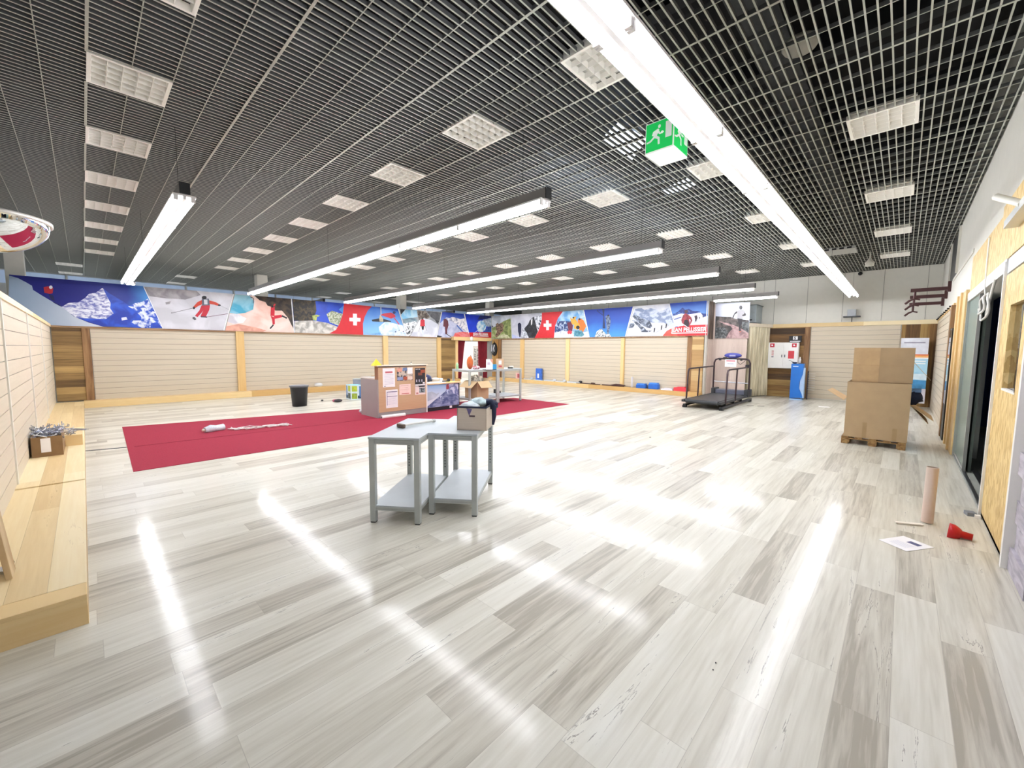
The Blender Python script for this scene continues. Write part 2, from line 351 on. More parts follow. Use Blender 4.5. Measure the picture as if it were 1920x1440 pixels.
# ---- right wall: slats, posts, ply
def slat(name, axis, c, a0, a1, z0, z1, inward, label, step=.158, mat=None, ins=None):
    """grooved display board: boards with aluminium strips in the grooves; c = plane, inward = +1/-1 direction to the room"""
    n = (inward, 0) if axis == 'Y' else (0, inward)
    ctr = (c, (a0+a1)/2, z0) if axis == 'Y' else ((a0+a1)/2, c, z0)
    t = thing(name, label, 'wall panel', ctr)
    ins = ins or M('b9afa0', .25, .5, .03)
    mat = mat or (SLAT_Y if axis == 'Y' else SLAT_X)
    b = MB(); g = MB(); z = z0
    def bx(B, d0, d1, z_0, z_1, m, s0=a0, s1=a1):
        if axis == 'Y': B.box((c+inward*d0, s0, z_0), (c+inward*d1, s1, z_1), m)
        else: B.box((s0, c+inward*d0, z_0), (s1, c+inward*d1, z_1), m)
    while z < z1-.02:
        zt = min(z1, z+step-.009); bx(b, 0, .022, z, zt, mat)
        if zt < z1: bx(g, 0, .012, zt, z+step, ins)
        z += step
    b.build('board', t); g.build('groove_insert', t); return t
slat('slat_wall_panel', 'X', -.7, 12.12, 17.86, .0, 2.62, 1, 'grooved beige display wall panel on the right wall beside the pallet boxes', ins=M('6f675e', .5))
b = MB(); b.box((12.12, -.69, 2.62), (17.86, -.66, 2.68), PINE_X)
for k in range(9): b.tube([(12.6+k*.6, -.66, 2.65), (12.6+k*.6, -.62, 2.65)], .02, DARKM, 6)
struct(b.build('trim_3'))
b = MB(); b.box((11.86, -.7, 0), (12.1, -.62, 2.62), BROWN); struct(b.build('trim_4'))
b = MB(); b.box((9.86, -.7, 0), (11.3, -.66, 2.7), PINE_Z); b.box((10.3, -.66, 0), (10.45, -.635, 2.7), PINE_Z); b.box((10.95, -.66, 0), (11.1, -.635, 2.7), PINE_Z)
o = b.build('plywood_lining'); tag(o, 'pale plywood boards lining the wall between doorway and brown post', 'board')
t = thing('wall_mirror', 'narrow black-edged mirror strip mounted between brown post and plywood', 'mirror', (11.6, -.66, 0))
b = MB(); b.box((11.35, -.7, .0), (11.8, -.63, 2.15), BLACK); b.build('frame', t)
b = MB(); b.box((11.37, -.63, .7), (11.78, -.625, 2.12), M('b9c3cc', .1, .8)); b.build('glass', t)
b = MB(); b.box((12.7, -.72, 3.34), (14.6, -.69, 4.3), BLACK); o = b.build('dark_gap_panel'); tag(o, 'tall black slot high on the right wall near the ceiling', 'slot_panel')  # flat black panel, its colour standing in for a dark gap
b = MB()
for x in (12.64, 14.62): MB().box((x, -.7, 3.34), (x+.05, -.66, 4.3), OFFW).build('frame_post', o)
for i, (x, zb, lab) in enumerate([(14.1, 3.19, 'dark metal ski hanging bracket nearest the camera, high on the right wall'), (15.1, 3.12, 'dark metal ski hanging bracket, middle one of three on the right wall'), (16.2, 3.03, 'dark metal ski hanging bracket closest to the far wall')]):
    t = thing('wall_bracket', lab, 'bracket', (x, -.7, zb), 'three wall brackets'); m = M('4a2c2c', .5, .3)
    b = MB(); b.box((x-.04, -.7, zb-0.04), (x+.04, -.02, zb+0.04), m); b.build('arm', t)
    b = MB(); b.box((x-.05, -.7, zb-0.08), (x+.05, -.64, zb+0.16), m); b.build('wall_plate', t)
    b = MB(); b.tube([(x, -.1, zb-0.04), (x, -.1, zb-0.20), (x, -.02, zb-0.24), (x, .06, zb-0.32)], .025, m, 6); b.tube([(x, -.1, zb-0.20), (x, -.2, zb-0.23)], .02, m, 6); b.build('hook', t)
# cable coil above the doorway
b = MB(); c0 = PY(1851, 575, -.66); pts = []
for k in range(40):
    a = 2*math.pi*k/20; rr = (.16 if k < 20 else .11)
    pts.append((c0.x+rr*1.9*math.cos(a)+.003*k, -.655+.01*math.sin(a*3)+.001*k, c0.z+rr*math.sin(a)*.95+(.03 if k > 20 else 0)))
b.tube(pts, .012, M('e8e6e0', .4), 6)
b.tube([(c0.x-.4, -.66, c0.z+.26), (c0.x-.2, -.65, c0.z+.02), (c0.x, -.66, c0.z-.1)], .012, M('e8e6e0', .4), 6)
b.tube([(c0.x+.5, -.665, 3.1), (c0.x+.45, -.665, c0.z+.28), (c0.x+.2, -.66, c0.z+.1)], .008, M('e8e6e0', .4), 6)
o = b.build('cable_coil'); tag(o, 'white cable coil hanging from the header above the dark doorway', 'cable')
b = MB(); q = PY(1905, 412, -.66); b.box((q.x-1.2, -.69, q.z-.05), (q.x+.1, -.6, q.z+.02), ALU); b.tube([(q.x-.6, -.62, q.z), (q.x-.3, -.5, q.z+.16)], .03, OFFW); o = b.build('wall_lamp_rail'); tag(o, 'metal rail fixed on chipboard at the upper right edge', 'rail')
# ---- far wall
slat('slat_wall_panel', 'Y', 17.9, .12, 2.42, .03, 2.55, -1, 'grooved beige display wall panel on the far wall behind the big boxes')
b = MB(); b.box((17.86, 2.44, 0), (17.9, 3.75, 2.55), RUST_D); b.box((17.83, 2.44, 0), (17.86, 2.6, 2.55), BROWN); o = b.build('plank_cladding'); tag(o, 'dark rustic plank cladding behind the white fire cabinet', 'wall panel')
b = MB(); b.box((17.86, -.69, 0), (17.9, .1, 2.55), RUST_V); o = b.build('plank_cladding'); tag(o, 'dark upright rustic planks in the right corner behind the leaflet boards', 'wall panel')
b = MB(); b.box((17.84, -.69, 2.55), (17.9, 4.0, 2.68), PINE_Y); struct(b.build('trim_5'))
# ---- partitions
PT, PB = 3.465, 2.22
b = MB(); b.box((-1.17, 16.38, 0), (13.1, 16.5, PT-.01), GREYW); b.box((15.1, 16.38, 0), (15.62, 16.5, PT-.01), GREYW); b.box((13.1, 16.38, 2.1), (15.1, 16.5, PT-.01), GREYW)
struct(b.build('wall_poster_north'))
b = MB(); b.box((15.53, 5.2, 0), (15.65, 16.38, PT-.01), GREYW); struct(b.build('wall_poster_east'))
b = MB(); b.box((-.74, 3.4, 0), (-.6, 16.38, 2.25), OFFW); struct(b.build('wall_left'))
# left wall slats in bays with pale upright joints
ys = [3.45, 6.85, 9.75, 12.7, 16.3]
for i in range(4):
    slat('slat_wall_panel', 'Y', -.6, ys[i]+.03, ys[i+1]-.03, .19, 2.19, 1, 'grooved beige board on the left wall, %s bay from the camera' % ORD[i], step=.168, ins=M('7a7167', .5))
b = MB()
for y in ys[1:4]: b.box((-.6, y-.03, .19), (-.565, y+.03, 2.2), OFFW)
b.box((-.62, 3.4, 2.19), (-.56, 16.3, 2.26), PINE_Y); struct(b.build('trim_6'))
# north wall bays
def nx(px, py=680): return PY(px, py, 16.35).x
def ey(px, py=680): return PX(px, py, 15.5).y
b = MB(); b.box((-.56, 16.33, .19), (nx(157), 16.38, PB-.03), RUST_X); o = b.build('plank_cladding'); tag(o, 'brown rustic planks in the left corner under the mountain poster', 'wall panel')
slat('slat_wall_panel', 'X', 16.38, nx(174), nx(444), .19, PB-.03, -1, 'grooved beige wall panel under the skier poster, left of the first pine post')
slat('slat_wall_panel', 'X', 16.38, nx(459), nx(718), .19, PB-.03, -1, 'wide grooved beige wall panel behind the black bin')
slat('slat_wall_panel', 'X', 16.38, nx(727), nx(819), .19, PB-.03, -1, 'narrow grooved beige wall panel behind the counter')
b = MB(); b.box((nx(826), 16.33, .19), (nx(853), 16.38, PB-.03), RUST_X); o = b.build('plank_cladding'); tag(o, 'brown rustic planks left of the red curtains', 'wall panel')
def post(x0, x1, m, lab, n, top=PB, d=.1):
    b = MB(); b.box((x0, 16.38-d, .19), (x1, 16.38, top), m); o = b.build('wall_post', bevel=.008); tag(o, lab, 'post'); return o
post(nx(157), nx(173), BROWN, 'brown upright board between corner planks and first beige panel', 1, PB-.03, .07)
post(nx(444), nx(459), PINE_Z, 'pine post under the orange climbing poster', 2)
post(nx(718), nx(727), PINE_Z, 'pine post behind the counter under the snowboarder poster', 3)
post(nx(819), nx(826), PINE_Z, 'slim pine post beside the brown planks near the red curtains', 4)
post(nx(853), nx(858), PINE_Z, 'pine door post left of the red curtains', 5)
b = MB(); b.box((-.56, 16.3, PB-.04), (nx(850), 16.38, PB+.01), BROWNX); struct(b.build('trim_7'))
b = MB(); b.box((nx(846), 16.12, 2.1), (15.25, 16.38, 2.28), PINE_X); o = b.build('door_header_beam', bevel=.01); tag(o, 'thick pine beam over the red curtained opening', 'beam')
b = MB(); b.lathe([(0, 0), (.11, 0), (.11, .02), (0, .02)], (0, 0, 0), WHITE, 20); o = b.build('round_sign'); o.location = PY(884, 635, 16.1); o.rotation_euler = (math.pi/2, 0, 0); tag(o, 'small round white sign on the pine beam over the curtains', 'sign')
# opening: bright little room, curtains
b = MB(); b.box((12.6, 18.2, 0), (15.7, 18.3, 2.6), WHITE); b.box((12.6, 16.52, 0), (12.7, 18.2, 2.6), WHITE); b.box((15.6, 16.52, 0), (15.7, 18.2, 2.6), WHITE); b.box((12.6, 16.52, 2.6), (15.7, 18.3, 2.65), WHITE)
struct(b.build('wall_fitting_room'))
t = thing('ceiling_tube_lamp', 'bright tube lamp inside the curtained side room', 'lamp', (14.1, 17.3, 2.55))
b = MB(); b.box((13.3, 17.25, 2.54), (14.9, 17.35, 2.6), WHITE); b.build('housing', t)
b = MB(); b.tube([(13.35, 17.3, 2.52), (14.85, 17.3, 2.52)], .02, M('ffffff', .5, 0., 0., emit=90.), 6); b.build('tube', t)
REDC = M('7d1222', .8, 0., .15, 3.)
def curtain(name, p0, p1, z0, z1, m, lab, n=9, amp=.035, gather=None, rail=False):
    p0, p1 = Vector(p0), Vector(p1); d = (p1-p0); L = d.length; d.normalize(); nn = Vector((d.y, -d.x, 0))
    N = n*8; R = 10; b = MB(); vs = []
    for j in range(R+1):
        z = z1+(z0-z1)*j/R
        for i in range(N+1):
            s = i/N; ss = s if not gather else gather(s, j/R)
            vs.append(p0+d*(ss*L)+nn*(amp*math.sin(2*math.pi*n*s)*(1+.3*math.sin(5*s+j*.2))+.01*math.sin(j*.7+s*9))+Vector((0, 0, z)))
    fs = [(j*(N+1)+i, j*(N+1)+i+1, (j+1)*(N+1)+i+1, (j+1)*(N+1)+i) for j in range(R) for i in range(N)]
    b.add(vs, fs, m, True); o = b.build(name); sm = o.modifiers.new('solid', 'SOLIDIFY'); sm.thickness = .006
    return tag(o, lab, 'curtain')
curtain('curtain', (13.08, 16.3, 0), (13.56, 16.3, 0), .12, 2.1, REDC, 'dark red curtain on the left of the side room opening', 5, .04, lambda s, v: s*(1-.6*v))
curtain('curtain', (14.42, 16.3, 0), (15.1, 16.3, 0), .12, 2.1, REDC, 'dark red curtain on the right of the side room opening', 7, .04, lambda s, v: 1-(1-s)*(1-.1*v) if s < 1 else 1)
b = MB(); b.tube([(13.0, 16.3, 2.08), (15.2, 16.3, 2.08)], .015, DARKM, 8); struct(b.build('trim_8'))
bx0, bx1 = PY(886.5, 670, 17.3).x, PY(898, 670, 17.3).x
t = thing('text_board', 'tall white board with upright black lettering in the curtained opening', 'sign', ((bx0+bx1)/2, 17.3, 0))
b = MB(); b.box((bx0, 17.3, .5), (bx1, 17.34, 1.85), WHITE); b.build('panel', t)
wd = bx1-bx0
text('SERVICE', wd*.42, (bx1-wd*.08, 17.29, .6), (0, 0, 1), (-1, 0, 0), BLACK, t, width=1.1)
text('SKI RENT', wd*.36, (bx0+wd*.48, 17.29, .6), (0, 0, 1), (-1, 0, 0), BLACK, t, width=1.1)
# east wall bays
slat('slat_wall_panel', 'Y', 15.53, ey(976), ey(941), .19, PB-.03, -1, 'grooved beige wall panel just right of the hanging backpack')
slat('slat_wall_panel', 'Y', 15.53, ey(1061), ey(983), .19, PB-.03, -1, 'grooved beige wall panel behind the small blue leaflet box')
slat('slat_wall_panel', 'Y', 15.53, ey(1164), ey(1068), .19, PB-.03, -1, 'grooved beige wall panel below the two climbers-group posters')
slat('slat_wall_panel', 'Y', 15.53, ey(1288), ey(1171), .19, PB-.03, -1, 'grooved beige wall panel behind the two blue boxes')
for a, c, m, lab in ((976, 983, PINE_ZY, 'pine post right of the backpack panel'), (1061, 1068, PINE_ZY, 'pine post under the group of climbers poster'), (1164, 1171, PINE_ZY, 'pine post under the blue summit cross poster'), (1288, 1297, BROWN, 'dark brown post near the treadmill'), (935, 940, BROWN, 'thin brown post beside the backpack')):
    b = MB(); b.box((15.45, ey(c), .19), (15.53, ey(a), PB), m); o = b.build('wall_post', bevel=.008); tag(o, lab, 'post')
b = MB(); b.box((15.47, 5.24, .0), (15.53, ey(1297), PB), RUST_Y if False else plank_mat('pine_planks_short', 'Y', 'Z', .19, 4., [(0., 'a98555'), (.5, 'bd9a66'), (1., 'ceb07e')], rough=.6, grain=.8, crack='6a4a22', jointcol='6a4a22', joint=.006)); o = b.build('plank_cladding'); tag(o, 'light brown plank strip behind the treadmill handrail', 'wall panel')
b = MB(); b.box((15.47, ey(935), .19), (15.53, 16.3, PB), plank_mat('pine_planks_corner', 'Z', 'Y', .2, 4., [(0., 'a97c42'), (.5, 'bf9659'), (1., 'd2ac6c')], rough=.6, grain=.8, joint=.004)); o = b.build('plank_cladding'); tag(o, 'brown plank panel behind the hanging backpack', 'wall panel')
b = MB(); b.box((15.45, 5.24, PB-.04), (15.53, ey(941), PB+.01), BROWNX); struct(b.build('trim_9'))
b = MB(); b.box((15.47, 5.185, 0), (15.655, 5.2, PT), OFFW); struct(b.build('trim_10'))
# ---- low benches (plinths)
def bench(name, lab, boxes, m):
    b = MB()
    for a, c in boxes: b.box(a, c, m)
    o = b.build(name, bevel=.006); return tag(o, lab, 'plinth')
t = thing('display_plinth', 'low pine plank platform running along the left wall', 'plinth', (-.3, 3.6, 0))
b = MB(); b.box((-.59, 3.7, .165), (-.07, 6.6, .19), PINE_Y); b.box((-.59, 6.61, .165), (-.07, 15.98, .2), PINE_Y)
b.box((-.59, 3.51, .165), (-.07, 3.695, .19), PINE_X); b.build('deck', t, .002)
b = MB(); b.box((-.095, 3.55, 0), (-.07, 15.98, .164), PINE_Y); b.box((-.59, 3.51, 0), (-.07, 3.55, .165), PINE_X); b.build('fascia', t, .003)
o = bench('display_plinth', 'low pine beam plinth along the poster wall left of the counter', [((-.07, 16.0, 0), (13.0, 16.37, .19))], PINE_X)
o = bench('display_plinth', 'low pine beam plinth below the right poster wall with goods on it', [((15.2, 5.22, 0), (15.5, 16.3, .17))], PINE_ZY if False else plank_mat('pine_beam_y', 'Y', 'Z', .4, 3.6, PINE, rough=.5, grain=.7, joint=.001, crack='8a5c2c', jointcol='8a6a3c'))
# ---- back hall
b = MB(); b.box((-16, 22.7, 0), (26, 22.9, 5.3), GREYW); b.box((-16.2, -6, 0), (-16, 34, 5.3), GREYW); struct(b.build('wall_hall_back'))
b = MB(); b.box((24, 16.35, 0), (24.2, 34, 5.3), M('77748c', .6)); b.box((18.1, 16.2, 0), (24, 16.35, 5.3), GREYW); struct(b.build('wall_hall_east'))
WIN = M('9fb2cc', .2, 0., .1, 1.5, emit=.16)
for k in range(18):
    x = -9+k*1.75
    b = MB(); b.box((x, 22.66, 3.85), (x+1.68, 22.69, 4.29), WIN); o = b.build('window_%d' % (k+1)); struct(o)
    f = MB(); f.box((x-.05, 22.6, 3.8), (x, 22.69, 4.3), GREYW); f.build('window_frame', o)
for i, (px, y, lab) in enumerate([(32, 17.1, 'square white column rising behind the left end of the poster wall'), (490, 17.1, 'square white column rising behind the orange climbing poster'), (752, 17.1, 'square white column rising behind the hiker poster'), (918, 17.1, 'square white column rising behind the corner of the poster walls')]):
    x = PY(px, 540, y).x; b = MB(); b.box((x-.17, y-.17, 0), (x+.17, y+.17, 4.3), OFFW); o = b.build('column', bevel=.01); struct(o, lab)
# ---- ceiling: open cell grid with dark void above
CZ = 4.32
lights = []
for i in range(0, 6):
    for j in range(0, 10):
        x = .17+3*i; y = .05+1.8*j
        if i == 5: x = .17+15.0-.0
        if x > 17.2: continue
        lights.append((x, y, i, j))
for i in range(0, 5):
    for j in range(2): lights.append((-.46+3*i, 19.5+2.3*j, 6+i, j))
for i, (x, y) in enumerate([(-2.86, 7.2), (-2.86, 12.6)]): lights.append((x, y, 20, i))
def vis(x, y, z=CZ):
    px, py, c = pix((x, y, z)); return c > .3 and -60 < px < 1980 and -60 < py < 1500
lights = [q for q in lights if any(vis(q[0]+a, q[1]+c) for a in (0, .6) for c in (0, .6))]
BLADE_LIT = M('b4b7ad', .45, .1, .03); BLADE_SHADED = M('6c6e6e', .6, 0., .03); BH = .042; b = MB()  # webs coloured darker than flanges to paint in their weaker light
def spans(lo, hi, cuts):
    out = []; p = lo
    for a, c in sorted(cuts):
        if a > p: out.append((p, a))
        p = max(p, c)
    if p < hi: out.append((p, hi))
    return out
def xmax(y): return 17.89 if y < 16.3 else 24.
y = -.66
while y < 22.65:
    for a, c in spans(-12., xmax(y), [(q[0], q[0]+.6) for q in lights if q[1]-.004 < y < q[1]+.604]):
        b.box((a, y-.0065, CZ), (c, y+.0065, CZ+.003), BLADE_LIT); b.box((a, y-.002, CZ+.003), (c, y+.002, CZ+BH), BLADE_SHADED)
    y += .075
k = -40
while .17+.3*k < 23.9:
    x = .17+.3*k; main = (k % 4 == 0); w = .011 if main else .004; zz = CZ-.002 if main else CZ+.0035
    y0 = -.69 if x < 17.89 else 16.4
    for a, c in spans(y0, 22.65, [(q[1], q[1]+.6) for q in lights if q[0]-.02 < x < q[0]+.62]):
        b.box((x-w, a, zz), (x+w, c, zz+.003), BLADE_LIT); b.box((x-.0015, a, zz+.003), (x+.0015, c, CZ+BH), BLADE_SHADED)
    k += 1
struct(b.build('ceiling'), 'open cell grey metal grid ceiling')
b = MB(); b.box((-16, -1, 5.3), (26, 36, 5.4), M('151517', .9)); struct(b.build('ceiling_void'))
# void services
b = MB(); DU = M('b8bcc0', .18, 1., .05)
b.tube([(-2, 4.4, 4.75), (14, 4.4, 4.75)], .22, DU, 16); o = b.build('air_duct'); tag(o, 'shiny round air duct above the ceiling grid behind the exit sign', 'duct')
b = MB(); b.box((1, 1.0, 4.75), (17.5, 1.35, 4.82), M('4c4f52', .5, .6)); b.box((1, 1.0, 4.82), (17.5, 1.02, 4.9), M('4c4f52', .5, .6)); o = b.build('cable_tray'); tag(o, 'dark cable tray seen through the grid on the right', 'cable tray')
b = MB(); q = PZ(1500, 92, 4.55); b.lathe([(0, 0), (.13, .0), (.15, .03), (.15, .06), (0, .07)], q, OFFW, 20); o = b.build('vent_disc'); tag(o, 'round white air valve above the grid at the upper right', 'vent')
for i in range(9):
    x = 2.2+i*1.8
    b = MB(); b.box((x, -.6, 4.95), (x+.14, 16, 5.2), M('2c2e31', .7, .2)); struct(b.build('trim_%d' % (20+i)))
SKY = M('cfe0f4', .3, 0., .0, emit=4.)
for lab, pxs in (('bright skylight pane seen through the ceiling grid beside the exit sign', [(1128, 262), (1160, 232), (1212, 262), (1185, 300)]), ('dim skylight pane through the grid beyond the exit sign', [(1240, 358), (1290, 336), (1306, 346), (1256, 366)])):
    P_ = [PZ(a, c, 4.9) for a, c in pxs]; b = MB(); b.prism(P_, (0, 0, .02), SKY); o = b.build('skylight'); tag(o, lab, 'skylight')
# ceiling luminaires (unlit square louvres)
LW = M('fdfbf4', .4, 0., .01); LR = M('fcfaf4', .35, 0., .01)
def troffer(x, y):
    t = thing('ceiling_light', '', 'ceiling light', (x, y, CZ)); z = CZ-.004
    b = MB(); f = .028
    for a, c in (((x, y), (x+.6, y+f)), ((x, y+.6-f), (x+.6, y+.6)), ((x, y+f), (x+f, y+.6-f)), ((x+.6-f, y+f), (x+.6, y+.6-f))):
        b.box((a[0], a[1], z), (c[0], c[1], z+.05), LW)
    b.build('frame', t)
    b = MB(); b.box((x+.02, y+.02, z+.07), (x+.58, y+.58, z+.09), LW)
    b.build('tray', t)
    b = MB(); n = 5; w = .6-2*f
    for i in range(n+1):
        s = f+w*i/n
        for (dx, dy, ax) in ((s, f, 0), (f, s, 1)):
            hw, hb = (.012, .002)
            if ax == 0: P = [(x+s-hw, z+.05), (x+s+hw, z+.05), (x+s+hb, z+.004), (x+s-hb, z+.004)]; V = [(p[0], yy, p[1]) for yy in (y+f, y+.6-f) for p in P]
            else: P = [(y+s-hw, z+.05), (y+s+hw, z+.05), (y+s+hb, z+.004), (y+s-hb, z+.004)]; V = [(xx, p[0], p[1]) for xx in (x+f, x+.6-f) for p in P]
            b.add(V, [(0, 1, 2, 3), (7, 6, 5, 4), (0, 4, 5, 1), (1, 5, 6, 2), (2, 6, 7, 3), (3, 7, 4, 0)], LR)
    b.build('louvre', t); return t
proto = None; rows = {}
ROWN = {0: 'leftmost long row', 1: 'second long row from the left', 2: 'third long row from the left', 3: 'fourth long row from the left', 4: 'fifth long row from the left', 5: 'row nearest the far wall',
        6: 'hall beyond, leftmost file', 7: 'hall beyond, second file', 8: 'hall beyond, third file', 9: 'hall beyond, fourth file', 10: 'hall beyond, fifth file', 20: 'hall left of the low wall'}
for x, y, i, j in sorted(lights, key=lambda q: (q[2], q[1])):
    k = rows.get(i, 0); rows[i] = k+1
    if proto is None: proto = t = troffer(x, y)
    else: t = copy_tree(proto); t.location = (x, y, CZ)
    t['label'] = 'unlit square louvre light, %s one in the %s' % (ORD[k], ROWN[i]); t['group'] = 'square ceiling lights'
# ---- suspended tube luminaires
TUB = M('f6f9ff', .5, 0., 0., emit=TUBE_POWER); TRK = M('8a8684', .4, .3, .03); REFL = M('f1eeee', .35, 0., .02)
def luminaire(axis, c, a0, a1, zt, lab, n, wire=True, hw=.062):
    """trunking with two tubes side by side; axis of the run, c = other coordinate"""
    def P(s, o, z): return (s, c+o, z) if axis == 'X' else (c+o, s, z)
    t = thing('tube_luminaire', lab, 'strip light', P((a0+a1)/2, 0, zt), 'suspended strip lights')
    b = MB(); b.box(P(a0, -.045, zt+.05), P(a1, .045, zt+.17), TRK); b.build('trunking', t)
    b = MB(); b.box(P(a0+.03, -hw-.03, zt+.03), P(a1-.03, hw+.03, zt+.05), REFL); b.box(P(a0+.03, -.015, zt-.005), P(a1-.03, .015, zt+.03), REFL); b.build('reflector', t)
    MB().box(P(a0-.012, -.05, zt+.045), P(a0, .05, zt+.175), BLACK).build('end_cap', t); MB().box(P(a1, -.05, zt+.045), P(a1+.012, .05, zt+.175), BLACK).build('end_cap', t)
    L = (a1-a0-.06)/n
    for k in range(n):
        s0 = a0+.03+k*L
        for o_ in (-hw, hw):
            m = MB(); m.tube([P(s0+.03, o_, zt), P(s0+L-.03, o_, zt)], .019, TUB, 8, cap=False); m.build('fluorescent_tube', t)
            for s in (s0+.015, s0+L-.015): MB().box(P(s-.012, o_-.02, zt-.022), P(s+.012, o_+.02, zt+.03), REFL).build('socket', t)
    if wire:
        m_ = max(2, n//3)
        for k in range(m_+1):
            s = a0+.4+(a1-a0-.8)*k/m_; MB().tube([P(s, 0, zt+.17), P(s, 0, CZ)], .0025, DARKM, 5).build('hanging_wire', t)
    return t
luminaire('X', 1.25, .6, 16.7, 3.4, 'longest bright twin tube strip light, running past the exit sign to the far wall', 11, hw=.095)
luminaire('Y', .91, 6.1, 15.55, 3.4, 'bright twin tube strip light at the left, ending over the mountain poster', 6, hw=.08)
luminaire('Y', 3.85, 3.12, 15.5, 3.4, 'long strip light ending over the orange climbing poster', 8)
luminaire('Y', 7.0, 3.12, 15.5, 3.4, 'long strip light ending over the red flag poster', 8)
luminaire('Y', 10.0, 3.12, 15.5, 3.4, 'long strip light ending over the poster of a hiker on a snow ridge', 8)
luminaire('Y', 13.05, 3.12, 15.5, 3.4, 'long strip light ending over the corner of the poster walls', 8)
luminaire('Y', 15.35, 3.0, 4.95, 3.4, 'short strip light over the treadmill corner', 2)
luminaire('Y', -5.2, 17.5, 22, 3.5, 'strip light in the hall beyond, far left', 3)
luminaire('Y', 7.2, 18., 22, 3.6, 'strip light in the hall beyond the climbing posters', 4)
luminaire('Y', 1.2, 18., 22., 3.7, 'strip light hanging in the back hall on the left', 4)
luminaire('Y', 14.2, 18., 22, 3.6, 'strip light in the back hall behind the wall corner', 4)
# ================================================================== POSTERS (flat printed boards on the partitions)
class Art:
    """a printed board: outline and shapes given on its plane, in picture coordinates of one zoomed view"""
    def __init__(s, plane, c, view, zlo=None, zhi=None):
        s.plane, s.c, s.view, s.lo, s.hi = plane, c, view, zlo, zhi; s.b = MB(); s.k = 0
        s.n = Vector((0, 1, 0)) if plane == 'N' else Vector((1, 0, 0))
    def P(s, q, d=0.):
        sc, ox, oy = s.view; px, py = q[0]/sc+ox, q[1]/sc+oy
        p = PY(px, py, s.c) if s.plane == 'N' else PX(px, py, s.c)
        if s.lo is not None: p.z = min(max(p.z, s.lo), s.hi)
        return p-s.n*d
    def base(s, pts, m):
        s.lo_s, s.hi_s = s.lo, s.hi; s.b.prism([s.P(q) for q in pts], s.n*.02, m, WHITE); s.k = 1; return s
    def f(s, pts, m, up=True):
        if up: s.k += .25
        d = .0012*s.k; P = [s.P(q, d) for q in pts]; a = Vector((0, 0, 0))
        for i in range(len(P)): a += P[i].cross(P[(i+1) % len(P)])
        if a.dot(s.n) > 0: P.reverse()
        s.b.poly(P, m); return s
    def line(s, pts, w, m):
        for a, c in zip(pts[:-1], pts[1:]):
            d = math.hypot(c[0]-a[0], c[1]-a[1]) or 1; nx_, ny_ = -(c[1]-a[1])/d*w/2, (c[0]-a[0])/d*w/2
            s.f([(a[0]+nx_, a[1]+ny_), (c[0]+nx_, c[1]+ny_), (c[0]-nx_, c[1]-ny_), (a[0]-nx_, a[1]-ny_)], m)
        return s
    def disc(s, c, r, m, ry=None, n=10):
        ry = ry or r; return s.f([(c[0]+r*math.cos(2*math.pi*i/n), c[1]+ry*math.sin(2*math.pi*i/n)) for i in range(n)], m)
    def done(s, label, name='wall_poster', cat='poster', group='mountain photo posters above the wall panels'):
        o = s.b.build(name); return tag(o, label, cat, group)
def pm(h, h2=None, sc=4., lo=.4, hi=.6, st=None): return mix2(h, h2 or h, sc, st, .45, lo, hi)
SNOW = pm('d4d6e4', 'f0f0f6', 3.); SNOWG = pm('a9b4c4', 'd5dae4', 1.2); ROCKB = pm('1b4fc2', '2a66dd', 3.); REDP = M('d21e2a', .45, 0., .04); REDS = M('b21d2a', .5, 0., .15, 12.)
VN = (16/2.6667, 0, 500)   # view helpers
v1 = (6., 0, 500)
L_, H_ = PB, PT
A = Art('N', 16.36, v1, L_, H_); A.base([(100, 80), (1610, 215), (1828, 690), (100, 700)], grade('06107a', '4aa0e8', 'X', 0.2, 1.7, '0d2f98'))
A.f([(690, 455), (770, 408), (880, 400), (960, 350), (1000, 305), (1075, 295), (1150, 240), (1165, 250), (1200, 330), (1245, 410), (1240, 470), (1278, 525), (1200, 588), (1000, 585), (860, 575), (780, 520)], pm('e9eaf4', '6f74b8', 9., .42, .62, (1, 1, 1.6)))
A.f([(1160, 243), (1230, 300), (1400, 400), (1510, 485), (1590, 565), (1585, 610), (1480, 600), (1600, 690), (1150, 668), (1010, 625), (870, 575), (960, 580), (1190, 590), (1280, 527), (1240, 470), (1245, 410), (1200, 330)], pm('1638a8', '2556cf', 3.))
A.f([(1440, 445), (1520, 410), (1600, 395), (1665, 360), (1700, 430), (1740, 500), (1780, 580), (1826, 688), (1600, 690), (1480, 630), (1500, 605), (1590, 605), (1590, 565), (1510, 485)], pm('e4ebfa', '2c55c4', 8., .45, .58))
A.f([(1365, 575), (1420, 565), (1435, 595), (1370, 605)], SNOW)
A.f([(1700, 640), (1770, 620), (1826, 688), (1690, 690)], pm('1638a8', '2556cf', 3.))
A.f([(100, 100), (200, 128), (300, 180), (360, 215), (372, 262), (480, 330), (600, 400), (700, 455), (830, 560), (1000, 630), (1180, 680), (300, 700), (100, 700)], grade('9aaec4', 'e2e4ec', 'X', -1.1, .6, 'b4c0d0'))
A.f([(490, 232), (540, 220), (600, 240), (592, 300), (560, 305), (500, 295)], REDS); A.disc((572, 232), 20, M('d8d8e0', .5)); A.f([(545, 305), (600, 325), (617, 385), (575, 370)], M('0b1450', .5)); A.line([(600, 400), (685, 445)], 9, M('0b1450', .5))
A.done('long poster of a blue pyramid mountain and a skier on a snow slope')
v2 = (4.8, 260, 520); D = M('1c1c24', .5); WHT = M('f4f4f6', .5)
A = Art('N', 16.36, v2, L_, H_); A.base([(42, 82), (856, 148), (768, 478), (217, 462)], pm('c7c6cd', 'dddce4', 1.5))
